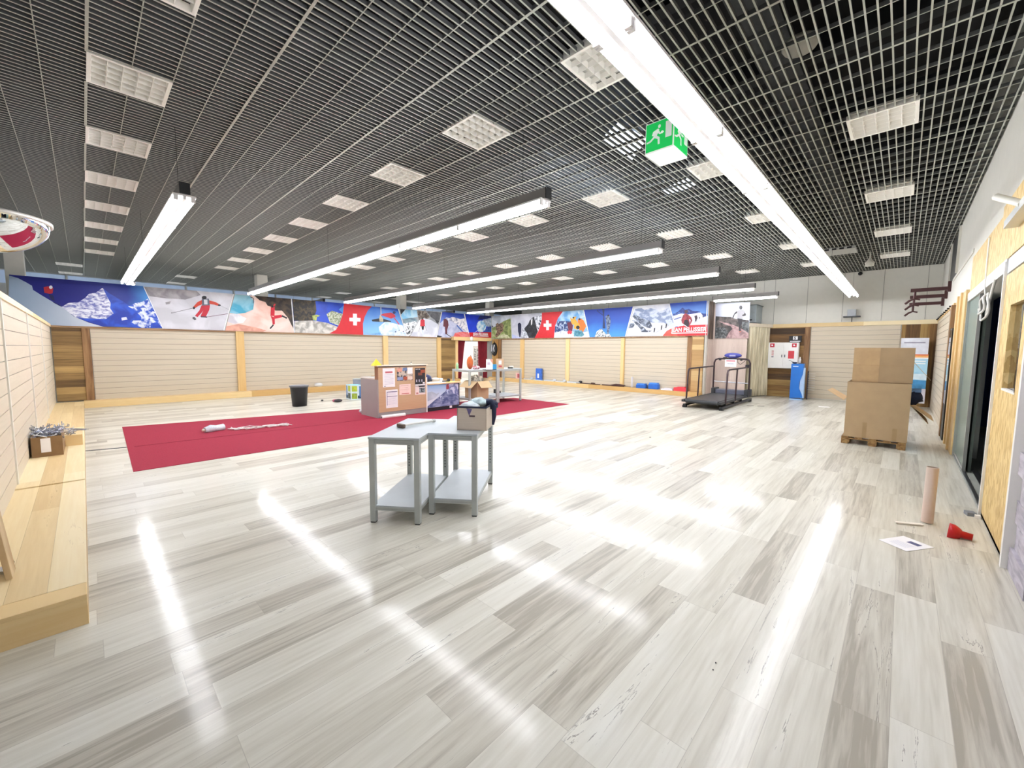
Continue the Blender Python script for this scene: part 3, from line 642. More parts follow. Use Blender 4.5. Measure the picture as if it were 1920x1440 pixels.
A.f([(50, 84), (520, 120), (560, 160), (420, 200), (250, 190), (100, 170), (82, 160)], pm('8e8a90', 'b3afb4', 3.)); A.f([(240, 225), (290, 215), (280, 240), (245, 245)], pm('8e8a90', 'b3afb4', 3.))
A.f([(568, 205), (530, 222), (488, 268), (498, 284), (540, 256), (575, 242)], M('c8402a', .5)); A.f([(634, 207), (690, 222), (734, 246), (724, 260), (680, 246), (634, 240)], M('c8402a', .5))
A.f([(566, 250), (642, 248), (636, 292), (606, 352), (556, 350), (580, 300), (572, 312), (530, 358), (506, 346), (545, 300)], M('c22639', .5)); A.f([(568, 192), (632, 192), (640, 252), (570, 254)], M('5c6070', .5)); A.f([(586, 200), (618, 200), (620, 244), (590, 244)], M('c9cbd2', .5))
A.disc((590, 182), 22, D, 16); A.disc((497, 276), 11, D); A.disc((726, 252), 14, D, 8); A.f([(486, 355), (505, 358), (520, 378), (505, 386), (484, 372)], M('55555e', .5)); A.f([(556, 350), (618, 352), (616, 364), (560, 360)], M('4a3a50', .5))
A.line([(492, 276), (296, 322)], 4, M('6a6a72', .5)); A.line([(734, 256), (815, 292)], 3, M('9a9aa2', .5)); A.line([(620, 356), (812, 326)], 5, M('7a6070', .5)); A.disc((297, 320), 5, M('6a6a72', .5))
A.line([(44, 84), (219, 462)], 6, WHT); A.line([(854, 150), (766, 478)], 8, WHT); A.done('poster of a skier in red and orange carving down white snow')
A = Art('N', 16.36, v2, L_, H_); A.base([(864, 150), (1376, 192), (1402, 498), (778, 480)], pm('e3b5a4', 'f3d9cf', 1.6, .35, .6))
A.f([(866, 152), (1000, 165), (1040, 215), (1030, 290), (960, 320), (880, 330), (818, 322)], pm('3aa2c4', '9ad0e0', 2.)); A.f([(818, 330), (900, 330), (970, 370), (940, 410), (850, 420), (800, 400)], pm('c9c4cc', 'f2f0f4', 3.)); A.f([(790, 440), (900, 420), (1050, 450), (1150, 478), (1120, 490), (780, 480)], pm('c88a78', 'e2ab96', 3.))
A.f([(1040, 165), (1376, 192), (1392, 375), (1398, 470), (1370, 420), (1345, 365), (1290, 300), (1230, 300), (1205, 270), (1160, 255), (1140, 222), (1090, 208)], pm('1c1410', '54402e', 5., .4, .7))
A.f([(1190, 262), (1225, 268), (1222, 350), (1186, 346)], M('c81f34', .5)); A.f([(1215, 345), (1285, 336), (1290, 360), (1225, 374)], M('c81f34', .5)); A.f([(1186, 346), (1224, 360), (1226, 420), (1206, 430), (1200, 380)], M('c81f34', .5)); A.line([(1212, 428), (1182, 462)], 13, D); A.line([(1288, 346), (1335, 368)], 14, D); A.line([(1205, 270), (1228, 240)], 12, M('c81f34', .5)); A.disc((1203, 262), 11, D)
A.line([(1005, 175), (1035, 190), (1030, 235)], 7, M('5a5a66', .5))
A.line([(1373, 192), (1400, 498)], 7, WHT); A.done('poster of a climber in red below a dark overhang at pink sunset')
v3 = (6., 640, 540)
A = Art('N', 16.36, v2, L_, H_); A.base([(1380, 192), (1862, 232), (1845, 330), (1800, 440), (1748, 508), (1406, 498)], pm('1236b0', '2350d0', 1.))
A.f([(1382, 194), (1590, 212), (1600, 300), (1570, 390), (1398, 392)], pm('17130e', '5c4b2e', 10., .45, .7)); A.f([(1400, 394), (1560, 388), (1690, 408), (1770, 436), (1800, 450), (1748, 508), (1406, 498)], pm('9c9890', 'dedad2', 4.)); A.f([(1690, 330), (1740, 300), (1800, 320), (1845, 330), (1812, 440), (1720, 405)], pm('7d8a66', 'd8dcc8', 14., .4, .6))
A.f([(1560, 345), (1600, 335), (1635, 345), (1605, 358), (1600, 390), (1570, 385)], pm('8a9a40', 'b8c070', 8.)); A.f([(1800, 290), (1862, 240), (1845, 330)], pm('4a90e0', '6ab0f0', 2.))
A.done('poster of a boulderer, dark rock and a pale bush under deep blue sky')
A = Art('N', 16.355, v3, L_, H_); A.base([(30, 175), (345, 207), (300, 250), (262, 325), (243, 400), (247, 527), (-135, 512), (-60, 470), (-20, 400), (15, 300)], REDP)
A.f([(130, 288), (175, 290), (176, 335), (216, 338), (215, 378), (176, 378), (175, 422), (133, 420), (133, 376), (91, 374), (90, 334), (130, 335)], WHT)
A.done('red flag poster with white cross between bush poster and snowboarder poster')
A = Art('N', 16.36, v3, L_, H_); A.base([(345, 207), (634, 233), (734, 542), (247, 527), (243, 400), (262, 325), (300, 250)], grade('1c66c8', '86c0ea', 'Z', 3.4, 2.4))
A.f([(380, 212), (634, 233), (640, 262), (500, 245)], pm('0f3aa0', '1a56c0', 2.)); A.f([(420, 440), (500, 372), (600, 400), (690, 420), (734, 542), (440, 532)], pm('bcd6ea', 'f2f6fa', 5.)); A.f([(247, 500), (330, 515), (440, 500), (460, 534), (247, 527)], pm('5a9ad8', '9cc4ea', 4.))
A.f([(340, 358), (440, 338), (560, 372), (556, 382), (440, 382), (350, 376)], D); A.f([(470, 288), (560, 276), (600, 300), (612, 322), (560, 345), (520, 330), (440, 304)], M('c4263c', .5)); A.line([(590, 330), (650, 410)], 11, M('c4405a', .5)); A.disc((594, 276), 17, M('1a2a5c', .5)); A.f([(436, 300), (470, 345), (470, 380), (430, 378), (425, 340)], pm('a89a7c', 'cdbf9f', 8.)); A.line([(444, 216), (446, 300)], 11, M('b9bcc0', .5))
A.disc((610, 492), 8, M('50608a', .5)); A.disc((650, 476), 6, M('50608a', .5)); A.disc((698, 490), 7, M('50608a', .5))
A.done('poster of a snowboarder in red jumping in powder spray')
A = Art('N', 16.36, v3, L_, H_); A.base([(640, 234), (1130, 268), (1072, 562), (736, 545)], pm('8f9296', 'b9babf', 2.))
A.f([(690, 240), (850, 252), (858, 325), (780, 340), (690, 350), (672, 320)], pm('7ec0e4', 'c2e2f2', 3.)); A.f([(660, 236), (720, 242), (670, 300)], D); A.f([(690, 350), (780, 335), (850, 345), (850, 380), (700, 395)], pm('57707e', '8fa4ae', 5.)); A.f([(850, 252), (950, 262), (1000, 330), (960, 350), (930, 400), (890, 400), (868, 340)], pm('4a3d33', '9c9286', 7.)); A.f([(960, 264), (1128, 276), (1100, 390), (1010, 330)], pm('45464a', '6c6c70', 3.))
A.f([(700, 400), (830, 372), (850, 400), (800, 480), (770, 540), (736, 545)], pm('eef2f6', '2a3440', 12., .5, .6)); A.f([(800, 500), (880, 360), (930, 340), (1010, 360), (1090, 410), (1072, 560), (770, 550)], pm('cfd2de', 'f4f4fa', 2.)); A.f([(1050, 355), (1100, 370), (1080, 405)], D)
A.f([(890, 362), (912, 345), (936, 362), (940, 430), (886, 430)], M('d0303c', .5)); A.f([(900, 430), (930, 430), (926, 470), (906, 468)], D); A.disc((912, 348), 9, D); A.line([(912, 470), (920, 535)], 12, pm('bcd0e4', 'e8f0fa', 9.)); A.line([(886, 430), (870, 490)], 3, D); A.line([(944, 430), (960, 480)], 3, D)
A.line([(642, 236), (738, 545)], 7, WHT); A.line([(1128, 270), (1070, 560)], 7, WHT); A.done('poster of a hiker in red walking up a snow ridge, seen from behind')
A = Art('N', 16.36, v3, L_, H_); A.base([(1136, 270), (1384, 292), (1432, 500), (1440, 575), (1076, 562)], grade('1a3fb4', '6f94e0', 'Z', 3.4, 2.7))
A.f([(1108, 400), (1180, 330), (1240, 345), (1330, 370), (1400, 440), (1440, 575), (1076, 562)], pm('a9b0d0', 'cfd2e6', 3.)); A.f([(1190, 350), (1250, 325), (1340, 350), (1390, 340), (1432, 500), (1380, 480), (1290, 400)], pm('f2eef0', '8a90b0', 9., .5, .62)); A.f([(1150, 350), (1175, 345), (1200, 370), (1206, 420), (1190, 470), (1190, 520), (1170, 520), (1166, 440), (1146, 430)], M('5c1c2c', .5)); A.line([(1185, 520), (1250, 560)], 8, D); A.line([(1300, 420), (1400, 530)], 14, pm('3a5cb0', '5a7cc8', 4.))
A.f([(1280, 505), (1360, 490), (1434, 500), (1440, 575), (1250, 570)], pm('e88a8c', 'e05048', 4.)); A.f([(1076, 530), (1140, 545), (1110, 562), (1076, 562)], D)
A.line([(1381, 292), (1434, 510)], 7, WHT); A.done('poster of a hiker in dark red on a sunny slope, left of the shop name')
LX = PY(921, 600, 16.36).x
A = Art('N', 16.36, v3, L_, H_); A.base([(1390, 294), (1686, 312), (1686, 576), (1446, 576), (1436, 500)], pm('1430b8', '2348d8', 1.))
A.f([(1560, 305), (1686, 312), (1686, 360), (1600, 350), (1530, 360)], pm('101a50', '1e2a6c', 5.)); A.disc((1575, 430), 55, pm('6fb2dc', 'e2f0f6', 6.), 66, 14); A.f([(1590, 360), (1686, 335), (1686, 440), (1630, 430)], pm('8f9fb0', 'c8ced6', 6.)); A.f([(1600, 500), (1640, 440), (1686, 430), (1686, 500)], pm('1c2f80', '3c5cb0', 6.))
A.f([(1436, 500), (1686, 496), (1686, 576), (1446, 576)], REDP)
o = A.done('blue poster with red band and the shop name above the curtained opening')
a_ = PY(640+1484/6, 540+542/6, 16.34); c_ = PY(640+1655/6, 540+540/6, 16.34)
text('JEAN PELLISSIER', .17, (a_.x, 16.34, 2.40), (1, 0, 0), (0, 0, 1), WHT, o, width=c_.x-a_.x, bold=.006)
b = MB(); b.box((a_.x, 16.335, 2.335), (c_.x, 16.34, 2.365), WHT); b.prism([(a_.x+.1, 16.34, 2.54), (a_.x+.3, 16.34, 2.66), (a_.x+.5, 16.34, 2.54), (a_.x+.47, 16.34, 2.54), (a_.x+.3, 16.34, 2.635), (a_.x+.13, 16.34, 2.54)], (0, -.004, 0), WHT); b.build('logo_mark', o)
# east run
v4 = (7.385, 920, 540)
A = Art('E', 15.51, v4, L_, H_); A.base([(6, 390), (280, 372), (291, 700), (6, 700)], pm('a4acb8', 'cfd4dc', 2.))
A.f([(6, 560), (90, 520), (180, 460), (275, 420), (290, 700), (6, 700)], pm('5f6f3a', '97a262', 6.)); A.f([(6, 600), (120, 560), (200, 640), (100, 690), (6, 700)], pm('8aa05a', 'c2c79a', 6.)); A.f([(80, 690), (160, 640), (230, 650), (280, 700)], pm('a9b080', 'd9d8bc', 9.)); A.f([(6, 500), (40, 540), (6, 550)], pm('3a3040', '50506a', 4.))
A.f([(72, 500), (100, 480), (112, 500), (150, 480), (180, 510), (170, 600), (120, 650), (80, 688), (62, 660), (90, 600), (72, 560)], pm('3c2c26', 'a08268', 14., .4, .6))
A.done('poster of hikers on a green hillside, in the corner of the walls')
A = Art('E', 15.51, v4, L_, H_); A.base([(286, 370), (708, 342), (708, 420), (700, 480), (660, 600), (606, 695), (296, 700)], pm('b4b7c4', 'd2d3dc', 1.5))
A.f([(610, 400), (706, 380), (700, 480), (660, 590), (640, 540)], pm('e0e4ec', '26364a', 10., .45, .6)); A.f([(466, 560), (520, 500), (540, 450), (596, 395), (618, 470), (640, 560), (655, 600), (610, 692), (520, 692), (480, 620)], pm('16181c', '3c4048', 7., .45, .7)); A.f([(560, 440), (580, 420), (575, 500), (560, 520)], WHT)
A.f([(425, 640), (440, 540), (455, 560), (500, 620), (530, 690), (420, 695)], pm('dfe3ea', '8a909c', 10.)); A.f([(376, 495), (400, 480), (424, 500), (424, 600), (412, 680), (400, 680), (380, 600)], M('1f2540', .5)); A.f([(296, 640), (400, 680), (420, 697), (296, 700)], pm('a8b4dc', 'c4ccea', 3.))
A.done('poster of a lone hiker beside a black rock in mist')
A = Art('E', 15.505, v4, L_, H_); A.base([(708, 342), (1000, 324), (935, 415), (893, 520), (877, 690), (606, 695), (660, 600), (700, 480), (708, 420)], REDP)
A.f([(766, 447), (804, 447), (806, 492), (842, 494), (842, 536), (807, 538), (808, 582), (770, 584), (769, 540), (735, 538), (733, 494), (767, 493)], M('e2e4e2', .5))
A.done('red flag poster with white cross, right of the wall corner')
A = Art('E', 15.51, v4, L_, H_); A.base([(1000, 324), (1281, 306), (1362, 684), (877, 690), (893, 520), (935, 415)], pm('5a9ad4', 'a8cce8', 2.))
A.f([(900, 470), (1000, 455), (1110, 460), (1150, 600), (890, 640), (885, 560)], pm('1c3a70', 'b9cae4', 8., .5, .62)); A.f([(884, 620), (1000, 590), (1150, 640), (1340, 600), (1362, 684), (877, 690)], pm('dfe6f2', 'f6f8fb', 3.)); A.f([(1200, 320), (1281, 306), (1300, 400), (1240, 420)], pm('8ab6dc', 'cfe0ec', 4.))
Yl = M('dca63a', .5, 0., .1); Or = M('e0762a', .5, 0., .1)
A.f([(1098, 402), (1130, 430), (1146, 400), (1190, 392), (1172, 430), (1204, 470), (1190, 520), (1120, 500)], Yl); A.f([(1206, 430), (1250, 420), (1290, 450), (1325, 530), (1280, 610), (1230, 590), (1210, 520)], Or); A.f([(1060, 480), (1110, 470), (1140, 520), (1130, 600), (1080, 610)], M('6a1e38', .5)); A.f([(1160, 490), (1220, 480), (1240, 540), (1200, 580), (1150, 560)], Yl)
A.disc((1208, 545), 26, D); A.disc((1147, 410), 13, M('3a2418', .5)); A.disc((1232, 432), 15, M('3c3030', .5)); A.f([(1160, 590), (1260, 585), (1300, 650), (1260, 675), (1150, 670)], pm('2c7088', '63a2b4', 8.)); A.disc((1095, 615), 34, M('d83a48', .5), 28); A.line([(975, 480), (975, 640)], 9, pm('6a7fb0', 'c9d2e6', 12.)); A.line([(1010, 500), (1015, 640)], 8, pm('6a7fb0', 'c9d2e6', 12.)); A.f([(1085, 630), (1110, 640), (1095, 680)], WHT)
A.done('poster of a cheering group of climbers in yellow and orange jackets')
A = Art('E', 15.51, v4, L_, H_); A.base([(1287, 304), (1978, 256), (1868, 672), (1366, 682)], grade('0f34a0', '3f92d8', 'Z', 3.45, 2.3, '1654b8'))
A.f([(1440, 682), (1470, 600), (1530, 560), (1570, 610), (1600, 640), (1640, 630), (1670, 676)], pm('e9ecee', '6a7a80', 14., .45, .6)); A.f([(1545, 290), (1575, 290), (1572, 400), (1590, 560), (1550, 560), (1560, 400)], M('1c2c58', .5)); A.line([(1480, 300), (1478, 320), (1560, 380)], 9, M('1c2c58', .5)); A.f([(1590, 390), (1640, 372), (1660, 430), (1660, 480), (1634, 640), (1612, 640), (1600, 480)], pm('6d7f98', '26345c', 14., .45, .6)); A.disc((1630, 380), 13, D)
A.line([(1289, 306), (1368, 682)], 8, WHT); A.line([(1974, 258), (1864, 672)], 9, WHT); A.done('deep blue poster of a climber beside a summit cross')
v5 = (10.667, 1160, 540)
A = Art('E', 15.51, v5, L_, H_); A.base([(312, 366), (1010, 312), (1112, 700), (1180, 958), (150, 968)], pm('ced2e0', 'e4e6ee', 2.))
A.f([(285, 560), (330, 420), (450, 400), (520, 440), (640, 405), (720, 420), (800, 470), (900, 440), (1010, 388), (1105, 700), (980, 745), (900, 690), (760, 700), (660, 690), (500, 640), (350, 560)], pm('7d8cae', 'c8d0e2', 5., .45, .6, (1, 1, 1.5)))
A.f([(268, 560), (330, 545), (420, 575), (500, 620), (620, 655), (672, 760), (640, 805), (560, 790), (470, 740), (380, 680)], pm('3c4658', '9aa4b8', 9., .45, .6)); A.f([(200, 806), (236, 706), (300, 700), (322, 740), (290, 790)], pm('4a5468', '98a2b4', 8.)); A.f([(262, 640), (320, 640), (420, 720), (520, 800), (560, 850), (666, 858), (600, 882), (460, 882), (420, 800)], pm('3c4658', 'b0b8c8', 9., .5, .6))
for q in [(708, 800), (850, 750), (945, 715)]: A.f([(q[0], q[1]), (q[0]+24, q[1]-5), (q[0]+20, q[1]+45), (q[0]+10, q[1]+85), (q[0]-10, q[1]+85)], D)
A.line([(740, 890), (880, 820), (1000, 745)], 5, M('7a8294', .5)); A.f([(880, 958), (960, 860), (1080, 800), (1150, 780), (1180, 958)], pm('d8402f', 'df6054', 3.))
A.line([(1008, 314), (1108, 700)], 12, WHT); A.done('poster of rope teams crossing a grey glacier')
A = Art('E', 15.51, v5, L_, H_); A.base([(1022, 308), (1790, 254), (1775, 945), (1180, 958), (1112, 700)], grade('0f3fae', '6fa8e4', 'Z', 3.45, 2.85))
A.f([(1085, 520), (1180, 480), (1280, 390), (1330, 440), (1400, 415), (1480, 460), (1620, 462), (1650, 500), (1780, 520), (1780, 640), (1090, 620)], pm('1c3480', '486cb4', 8., .5, .6)); A.f([(1088, 560), (1250, 510), (1400, 530), (1560, 500), (1640, 490), (1700, 580), (1778, 560), (1776, 760), (1120, 760)], SNOW); A.f([(1110, 620), (1260, 570), (1256, 590), (1115, 640)], M('2c4c9c', .5))
A.f([(1118, 790), (1300, 750), (1776, 730), (1775, 945), (1180, 958)], REDP)
A.f([(1252, 640), (1290, 540), (1340, 500), (1400, 540), (1450, 580), (1475, 650), (1440, 720), (1410, 770), (1340, 775), (1270, 720)], pm('7a1f2c', 'a83040', 12.)); A.f([(1320, 640), (1380, 630), (1410, 700), (1400, 775), (1340, 780), (1300, 700)], M('2a1a26', .5)); A.disc((1352, 470), 40, M('4a3040', .5), 34); A.f([(1410, 620), (1440, 640), (1425, 700)], SNOW)
A.f([(1515, 560), (1565, 545), (1580, 600), (1560, 640), (1565, 690), (1550, 650), (1520, 700), (1530, 630)], M('3c2c3c', .5)); A.disc((1618, 595), 9, D, 22); A.disc((1690, 570), 10, D, 30)
o = A.done('poster of a mountaineer in red jacket above the large shop name')
a_ = PX(1160+1055/10.667, 540+885/10.667, 15.49); c_ = PX(1160+1765/10.667, 540+870/10.667, 15.49)
text('JEAN PELLISSIER', .21, (15.492, a_.y, 2.385), (0, -1, 0), (0, 0, 1), WHT, o, width=a_.y-c_.y, bold=.006)
b = MB(); b.box((15.485, a_.y, 2.315), (15.492, c_.y, 2.35), WHT)
b.prism([(15.492, a_.y-.02, 2.56), (15.492, a_.y-.2, 2.64), (15.492, a_.y-.26, 2.6), (15.492, a_.y-.38, 2.7), (15.492, a_.y-.6, 2.56), (15.492, a_.y-.55, 2.56), (15.492, a_.y-.38, 2.67), (15.492, a_.y-.26, 2.57), (15.492, a_.y-.2, 2.61), (15.492, a_.y-.06, 2.56)], (-.004, 0, 0), WHT); b.build('logo_mark', o)
# booth: bark strip, runner board
BW = plank_mat('booth_board', 'Z', 'Y', .5, 5., [(0., 'a8968a'), (.5, 'bcaa9e'), (1., 'cbbbb0')], rough=.5, grain=.8, joint=0.)
b = MB(); b.box((15.66, 5.14, 0), (16.1, 5.18, 3.38), BW); b.box((16.1, 4.02, 0), (16.14, 5.18, 3.38), BW); b.box((16.1, 4.0, 0), (16.14, 4.02, 2.1), BW)
o = b.build('changing_booth_wall'); tag(o, 'pinkish wood grain changing booth wall behind the treadmill', 'booth')
b = MB(); b.box((15.62, 5.125, 2.11), (16.08, 5.139, 3.45), mix2('1e120e', '75604f', 3., (7, 7, .8), .5, .4, .7)); o = b.build('wall_poster'); tag(o, 'narrow upright poster strip of dark tree bark beside the runner poster', 'poster')
v6 = (12., 1320, 550)
A = Art('E', 16.085, v6, 2.11, 3.42); A.base([(262, 225), (1040, 195), (1000, 1015), (245, 1015)], pm('a3a6b4', 'b4b6c2', 1.2))
A.f([(262, 515), (420, 525), (600, 530), (700, 570), (860, 590), (1010, 605), (1002, 1015), (245, 1015)], pm('221d1c', '5a504c', 7., .42, .62)); A.f([(330, 625), (560, 680), (720, 735), (850, 800), (1002, 890), (1002, 1015), (490, 1015), (560, 880), (640, 800), (600, 740), (450, 690)], pm('7c6062', 'a88a88', 7.)); A.f([(262, 770), (450, 760), (540, 860), (480, 1015), (245, 1015)], pm('26282a', '6c7070', 14., .45, .6)); A.f([(840, 640), (1005, 640), (1000, 900), (860, 780)], pm('26282a', '5c6060', 9.))
A.f([(740, 400), (800, 375), (880, 375), (925, 400), (935, 460), (880, 480), (870, 580), (745, 560), (755, 470), (735, 430)], M('8c8a8c', .5)); A.disc((828, 320), 36, M('1c1718', .5), 46); A.f([(740, 400), (690, 440), (645, 520), (640, 570), (660, 560), (690, 480), (745, 440)], M('241c1c', .5)); A.f([(920, 430), (945, 470), (940, 505), (880, 515), (850, 490), (900, 470)], M('241c1c', .5)); A.f([(750, 560), (870, 580), (850, 680), (820, 760), (830, 850), (795, 855), (785, 700)], M('1c1a1e', .5)); A.disc((815, 862), 26, M('b0604e', .5), 10)
A.done('poster of a running man on a rocky path above the changing booth')
# curtain of the booth, rail, ac unit
curtain('booth_curtain', (16.5, 4.1, 0), (17.8, 3.68, 0), .03, 2.55, pm('a59b7d', 'dcd2b5', 2., .3, .6, (8, 8, .5)), 'beige patterned booth curtain hanging right of the runner poster', 7, .1)
b = MB(); b.bar((16.45, 4.1, 2.62), (17.86, 3.62, 2.62), .05, .12, M('e2d6c2', .5)); o = b.build('curtain_rail'); tag(o, 'white wooden rail holding the beige booth curtain', 'rail')
b = MB(); b.box((17.8, 3.685, 0), (17.89, 3.74, 2.54), WHITE); o = b.build('booth_jamb'); tag(o, 'white upright jamb beside the fire cabinet at the end of the booth curtain', 'post')
b = MB(); b.box((17.62, 3.69, 1.95), (17.85, 3.86, 2.5), BLACK); o = b.build('loudspeaker'); tag(o, 'small black speaker at the top of the beige curtain', 'speaker')
t = thing('air_conditioner', 'grey boxy air unit on top of the changing booth', 'air conditioner', (17.4, 4.3, 2.75))
b = MB(); b.box((17.0, 3.98, 2.72), (17.85, 4.75, 3.35), M('a9b3b6', .5, .2)); b.build('body', t, .01)
b = MB(); b.box((16.99, 4.1, 2.8), (17.0, 4.65, 2.84), BLACK); b.build('outlet', t)
b = MB(); b.box((16.96, 3.94, 3.35), (17.85, 4.8, 3.37), M('70787a', .5, .2)); b.build('lid', t)
# fire cabinet
t = thing('fire_cabinet', 'white double door fire hose cabinet on dark planks', 'cabinet', (17.75, 3.2, 1.5))
b = MB(); b.box((17.66, 2.73, 1.06), (17.85, 3.67, 2.0), WHITE); b.build('body', t, .006)
for y0, y1, hy in ((2.74, 3.17, 3.13), (3.18, 3.66, 3.22)):
    b = MB(); b.box((17.645, y0, 1.07), (17.66, y1, 1.99), WHITE); d = b.build('door', t, .003)
    b = MB(); b.box((17.62, hy-.012, 1.46), (17.645, hy+.012, 1.56), M('555960', .4, .6)); b.build('handle', d)
b = MB()
for y in (3.54, 2.86): MB().box((17.642, y-.07, 1.83), (17.6445, y+.07, 1.97), M('c22038', .5)).build('red_sign', t)
for y in (3.54, 2.86): MB().disc((0, 0), 1, REDP).build('x') if False else MB().prism([(17.641, y-.03, 1.87), (17.641, y+.03, 1.87), (17.641, y+.03, 1.93), (17.641, y-.01, 1.93)], (.0005, 0, 0), WHT).build('sign_symbol', t)
MB().box((17.642, 2.85, 1.42), (17.6445, 3.03, 1.7), M('cf3a44', .5)).build('red_notice', t)
for k in range(4): MB().box((17.642, 3.48, 1.46+k*.07), (17.6445, 3.55, 1.49+k*.07), M('b04048', .5) if k else D).build('notice_line', t)
t = thing('brand_sign', 'small black sign with white S logo above the fire cabinet', 'sign', (17.75, 2.86, 2.1))
b = MB(); b.box((17.75, 2.68, 2.01), (17.85, 3.05, 2.24), M('0c0c0e', .5)); b.build('board', t)
b = MB(); b.box((17.745, 2.79, 2.1), (17.75, 2.93, 2.22), WHT); b.build('logo_square', t); b = MB(); b.box((17.745, 2.71, 2.03), (17.75, 3.02, 2.06), WHT); b.build('logo_bar', t)
text('S', .13, (17.742, 2.9, 2.115), (0, -1, 0), (0, 0, 1), D, t, bold=.004)
# ================================================================== OBJECTS
# exit sign cube
EG = M('16c45a', .5, 0., .0, emit=.18); EW = M('e4ebe6', .5, 0., .0, emit=.12)
ex0, ex1, ey0, ey1, ez0, ez1 = 4.33, 4.71, 1.86, 2.17, 3.8, 4.11
t = thing('exit_sign', 'green and white emergency exit cube hanging beside the long strip light', 'sign', (4.52, 2.0, ez0))
MB().box((ex0, ey0, ez0), (ex1, ey1, ez1), EW).build('light_box', t, .004)
def exit_face(o, u, w, n, parent):
    """pictogram on a face: o lower left corner, u right, w up (full edge vectors), n outward"""
    o, u, w, n = map(Vector, (o, u, w, n))
    def q(pts, d): return [o+u*a+w*c+n*d for a, c in pts]
    b = MB()
    def flat(pts, m, d):
        P = q(pts, d); a = Vector((0, 0, 0))
        for i in range(len(P)): a += P[i].cross(P[(i+1) % len(P)])
        if a.dot(n) < 0: P.reverse()
        b.poly(P, m)
    flat([(.03, .05), (.97, .05), (.97, .97), (.03, .97)], EG, .001)
    flat([(.72, .36), (.93, .36), (.93, .88), (.72, .88)], EW, .002)
    flat([(.50+.05*math.cos(a*.63), .80+.06*math.sin(a*.63)) for a in range(10)], EW, .002)
    flat([(.28, .68), (.46, .74), (.5, .7), (.42, .52), (.52, .44), (.53, .22), (.46, .22), (.45, .40), (.34, .46), (.20, .36), (.06, .34), (.06, .39), (.18, .42), (.30, .52)], EW, .002)
    flat([(.46, .72), (.54, .58), (.66, .60), (.66, .56), (.52, .53), (.42, .62)], EW, .002)
    flat([(.28, .68), (.24, .56), (.29, .54), (.34, .66)], EW, .002); flat([(.6+.045*math.cos(a*.63), .58+.05*math.sin(a*.63)) for a in range(10)], EW, .002)
    b.build('pictogram', parent)
exit_face((ex0, ey1, ez0), (0, -(ey1-ey0), 0), (0, 0, ez1-ez0), (-1, 0, 0), t)
exit_face((ex0, ey0, ez0), (ex1-ex0, 0, 0), (0, 0, ez1-ez0), (0, -1, 0), t)
MB().tube([(4.52, 2.015, ez1), (4.52, 2.015, CZ)], .012, OFFW, 8).build('hanging_rod', t)
# convex mirror dome at the left
t = thing('dome_mirror', 'large convex dome mirror hanging over the low left wall', 'mirror', (-.72, 7.3, 3.0))
R_ = .54; prof = [(R_*math.sin(a*math.pi/24), -.36*math.cos(a*math.pi/24)) for a in range(0, 13)]
MB().lathe([(max(r, .0001), z) for r, z in prof], (-.72, 7.3, 3.07), M('dfe3e6', .04, 1., 0.), 40).build('dome', t)
MB().lathe([(R_, -.01), (R_+.02, -.01), (R_+.02, .03), (R_-.02, .03), (.001, .05)], (-.72, 7.3, 3.07), M('d8d4cc', .3, .3), 40).build('rim', t)
MB().tube([(-.72, 7.3, 3.15), (-.72, 7.3, CZ)], .012, DARKM, 8).build('hanging_rod', t)
# smoke detector, camera, floodlight
t = thing('smoke_detector', 'white pear-shaped detector hanging under the grid near the far wall', 'detector', (14.4, .75, 4.0)); q = PX(1631, 490, 14.4)
MB().lathe([(.001, -.13), (.09, -.12), (.1, -.03), (.05, .03), (.02, .08), (.015, .2)], q, OFFW, 16).build('body', t)
MB().tube([q+Vector((0, 0, .2)), (q.x, q.y, CZ)], .008, OFFW, 6).build('stem', t)
q = PX(1613, 513, 17.88); b = MB(); b.blob(q, (.05, .06, .06), DARKM); o = b.build('wall_sensor'); tag(o, 'tiny dark round sensor high on the far wall', 'sensor')
q = PX(1598, 592, 17.86); t = thing('floodlight', 'small grey floodlight on a stalk above the far wall trim', 'lamp', q)
MB().box(q+Vector((-.2, -.22, -.06)), q+Vector((0, .22, -.02)), DARKM).build('plate', t)
MB().box(q+Vector((-.16, -.1, -.02)), q+Vector((-.02, .12, .2)), M('8c8f92', .4, .4)).build('head', t)
MB().tube([q+Vector((-.04, 0, -.06)), (q.x-.04, q.y, 2.68)], .012, DARKM, 6).build('stalk', t)
t = thing('air_vent', 'slotted grey ceiling vent beside the far end of the longest strip light', 'vent', (15.9, 1.9, CZ))
q = PZ(1573, 472, CZ-.05); MB().box((q.x-.35, q.y-.35, CZ-.07), (q.x+.35, q.y+.35, CZ-.005), GREYW).build('body', t)
for k in range(4): MB().box((q.x-.36, q.y-.28+k*.15, CZ-.06), (q.x-.35, q.y-.19+k*.15, CZ-.02), BLACK).build('slot', t)
q = PY(777, 558, 20.); t = thing('ceiling_cassette', 'slotted white ceiling cassette seen beyond the hiker poster', 'vent', q)
MB().box(q+Vector((-.7, 0, -.22)), q+Vector((.7, .6, .18)), OFFW).build('body', t)
for k in range(5): MB().box(q+Vector((-.6+k*.25, -.01, -.12)), q+Vector((-.45+k*.25, 0, .1)), BLACK).build('slot', t)
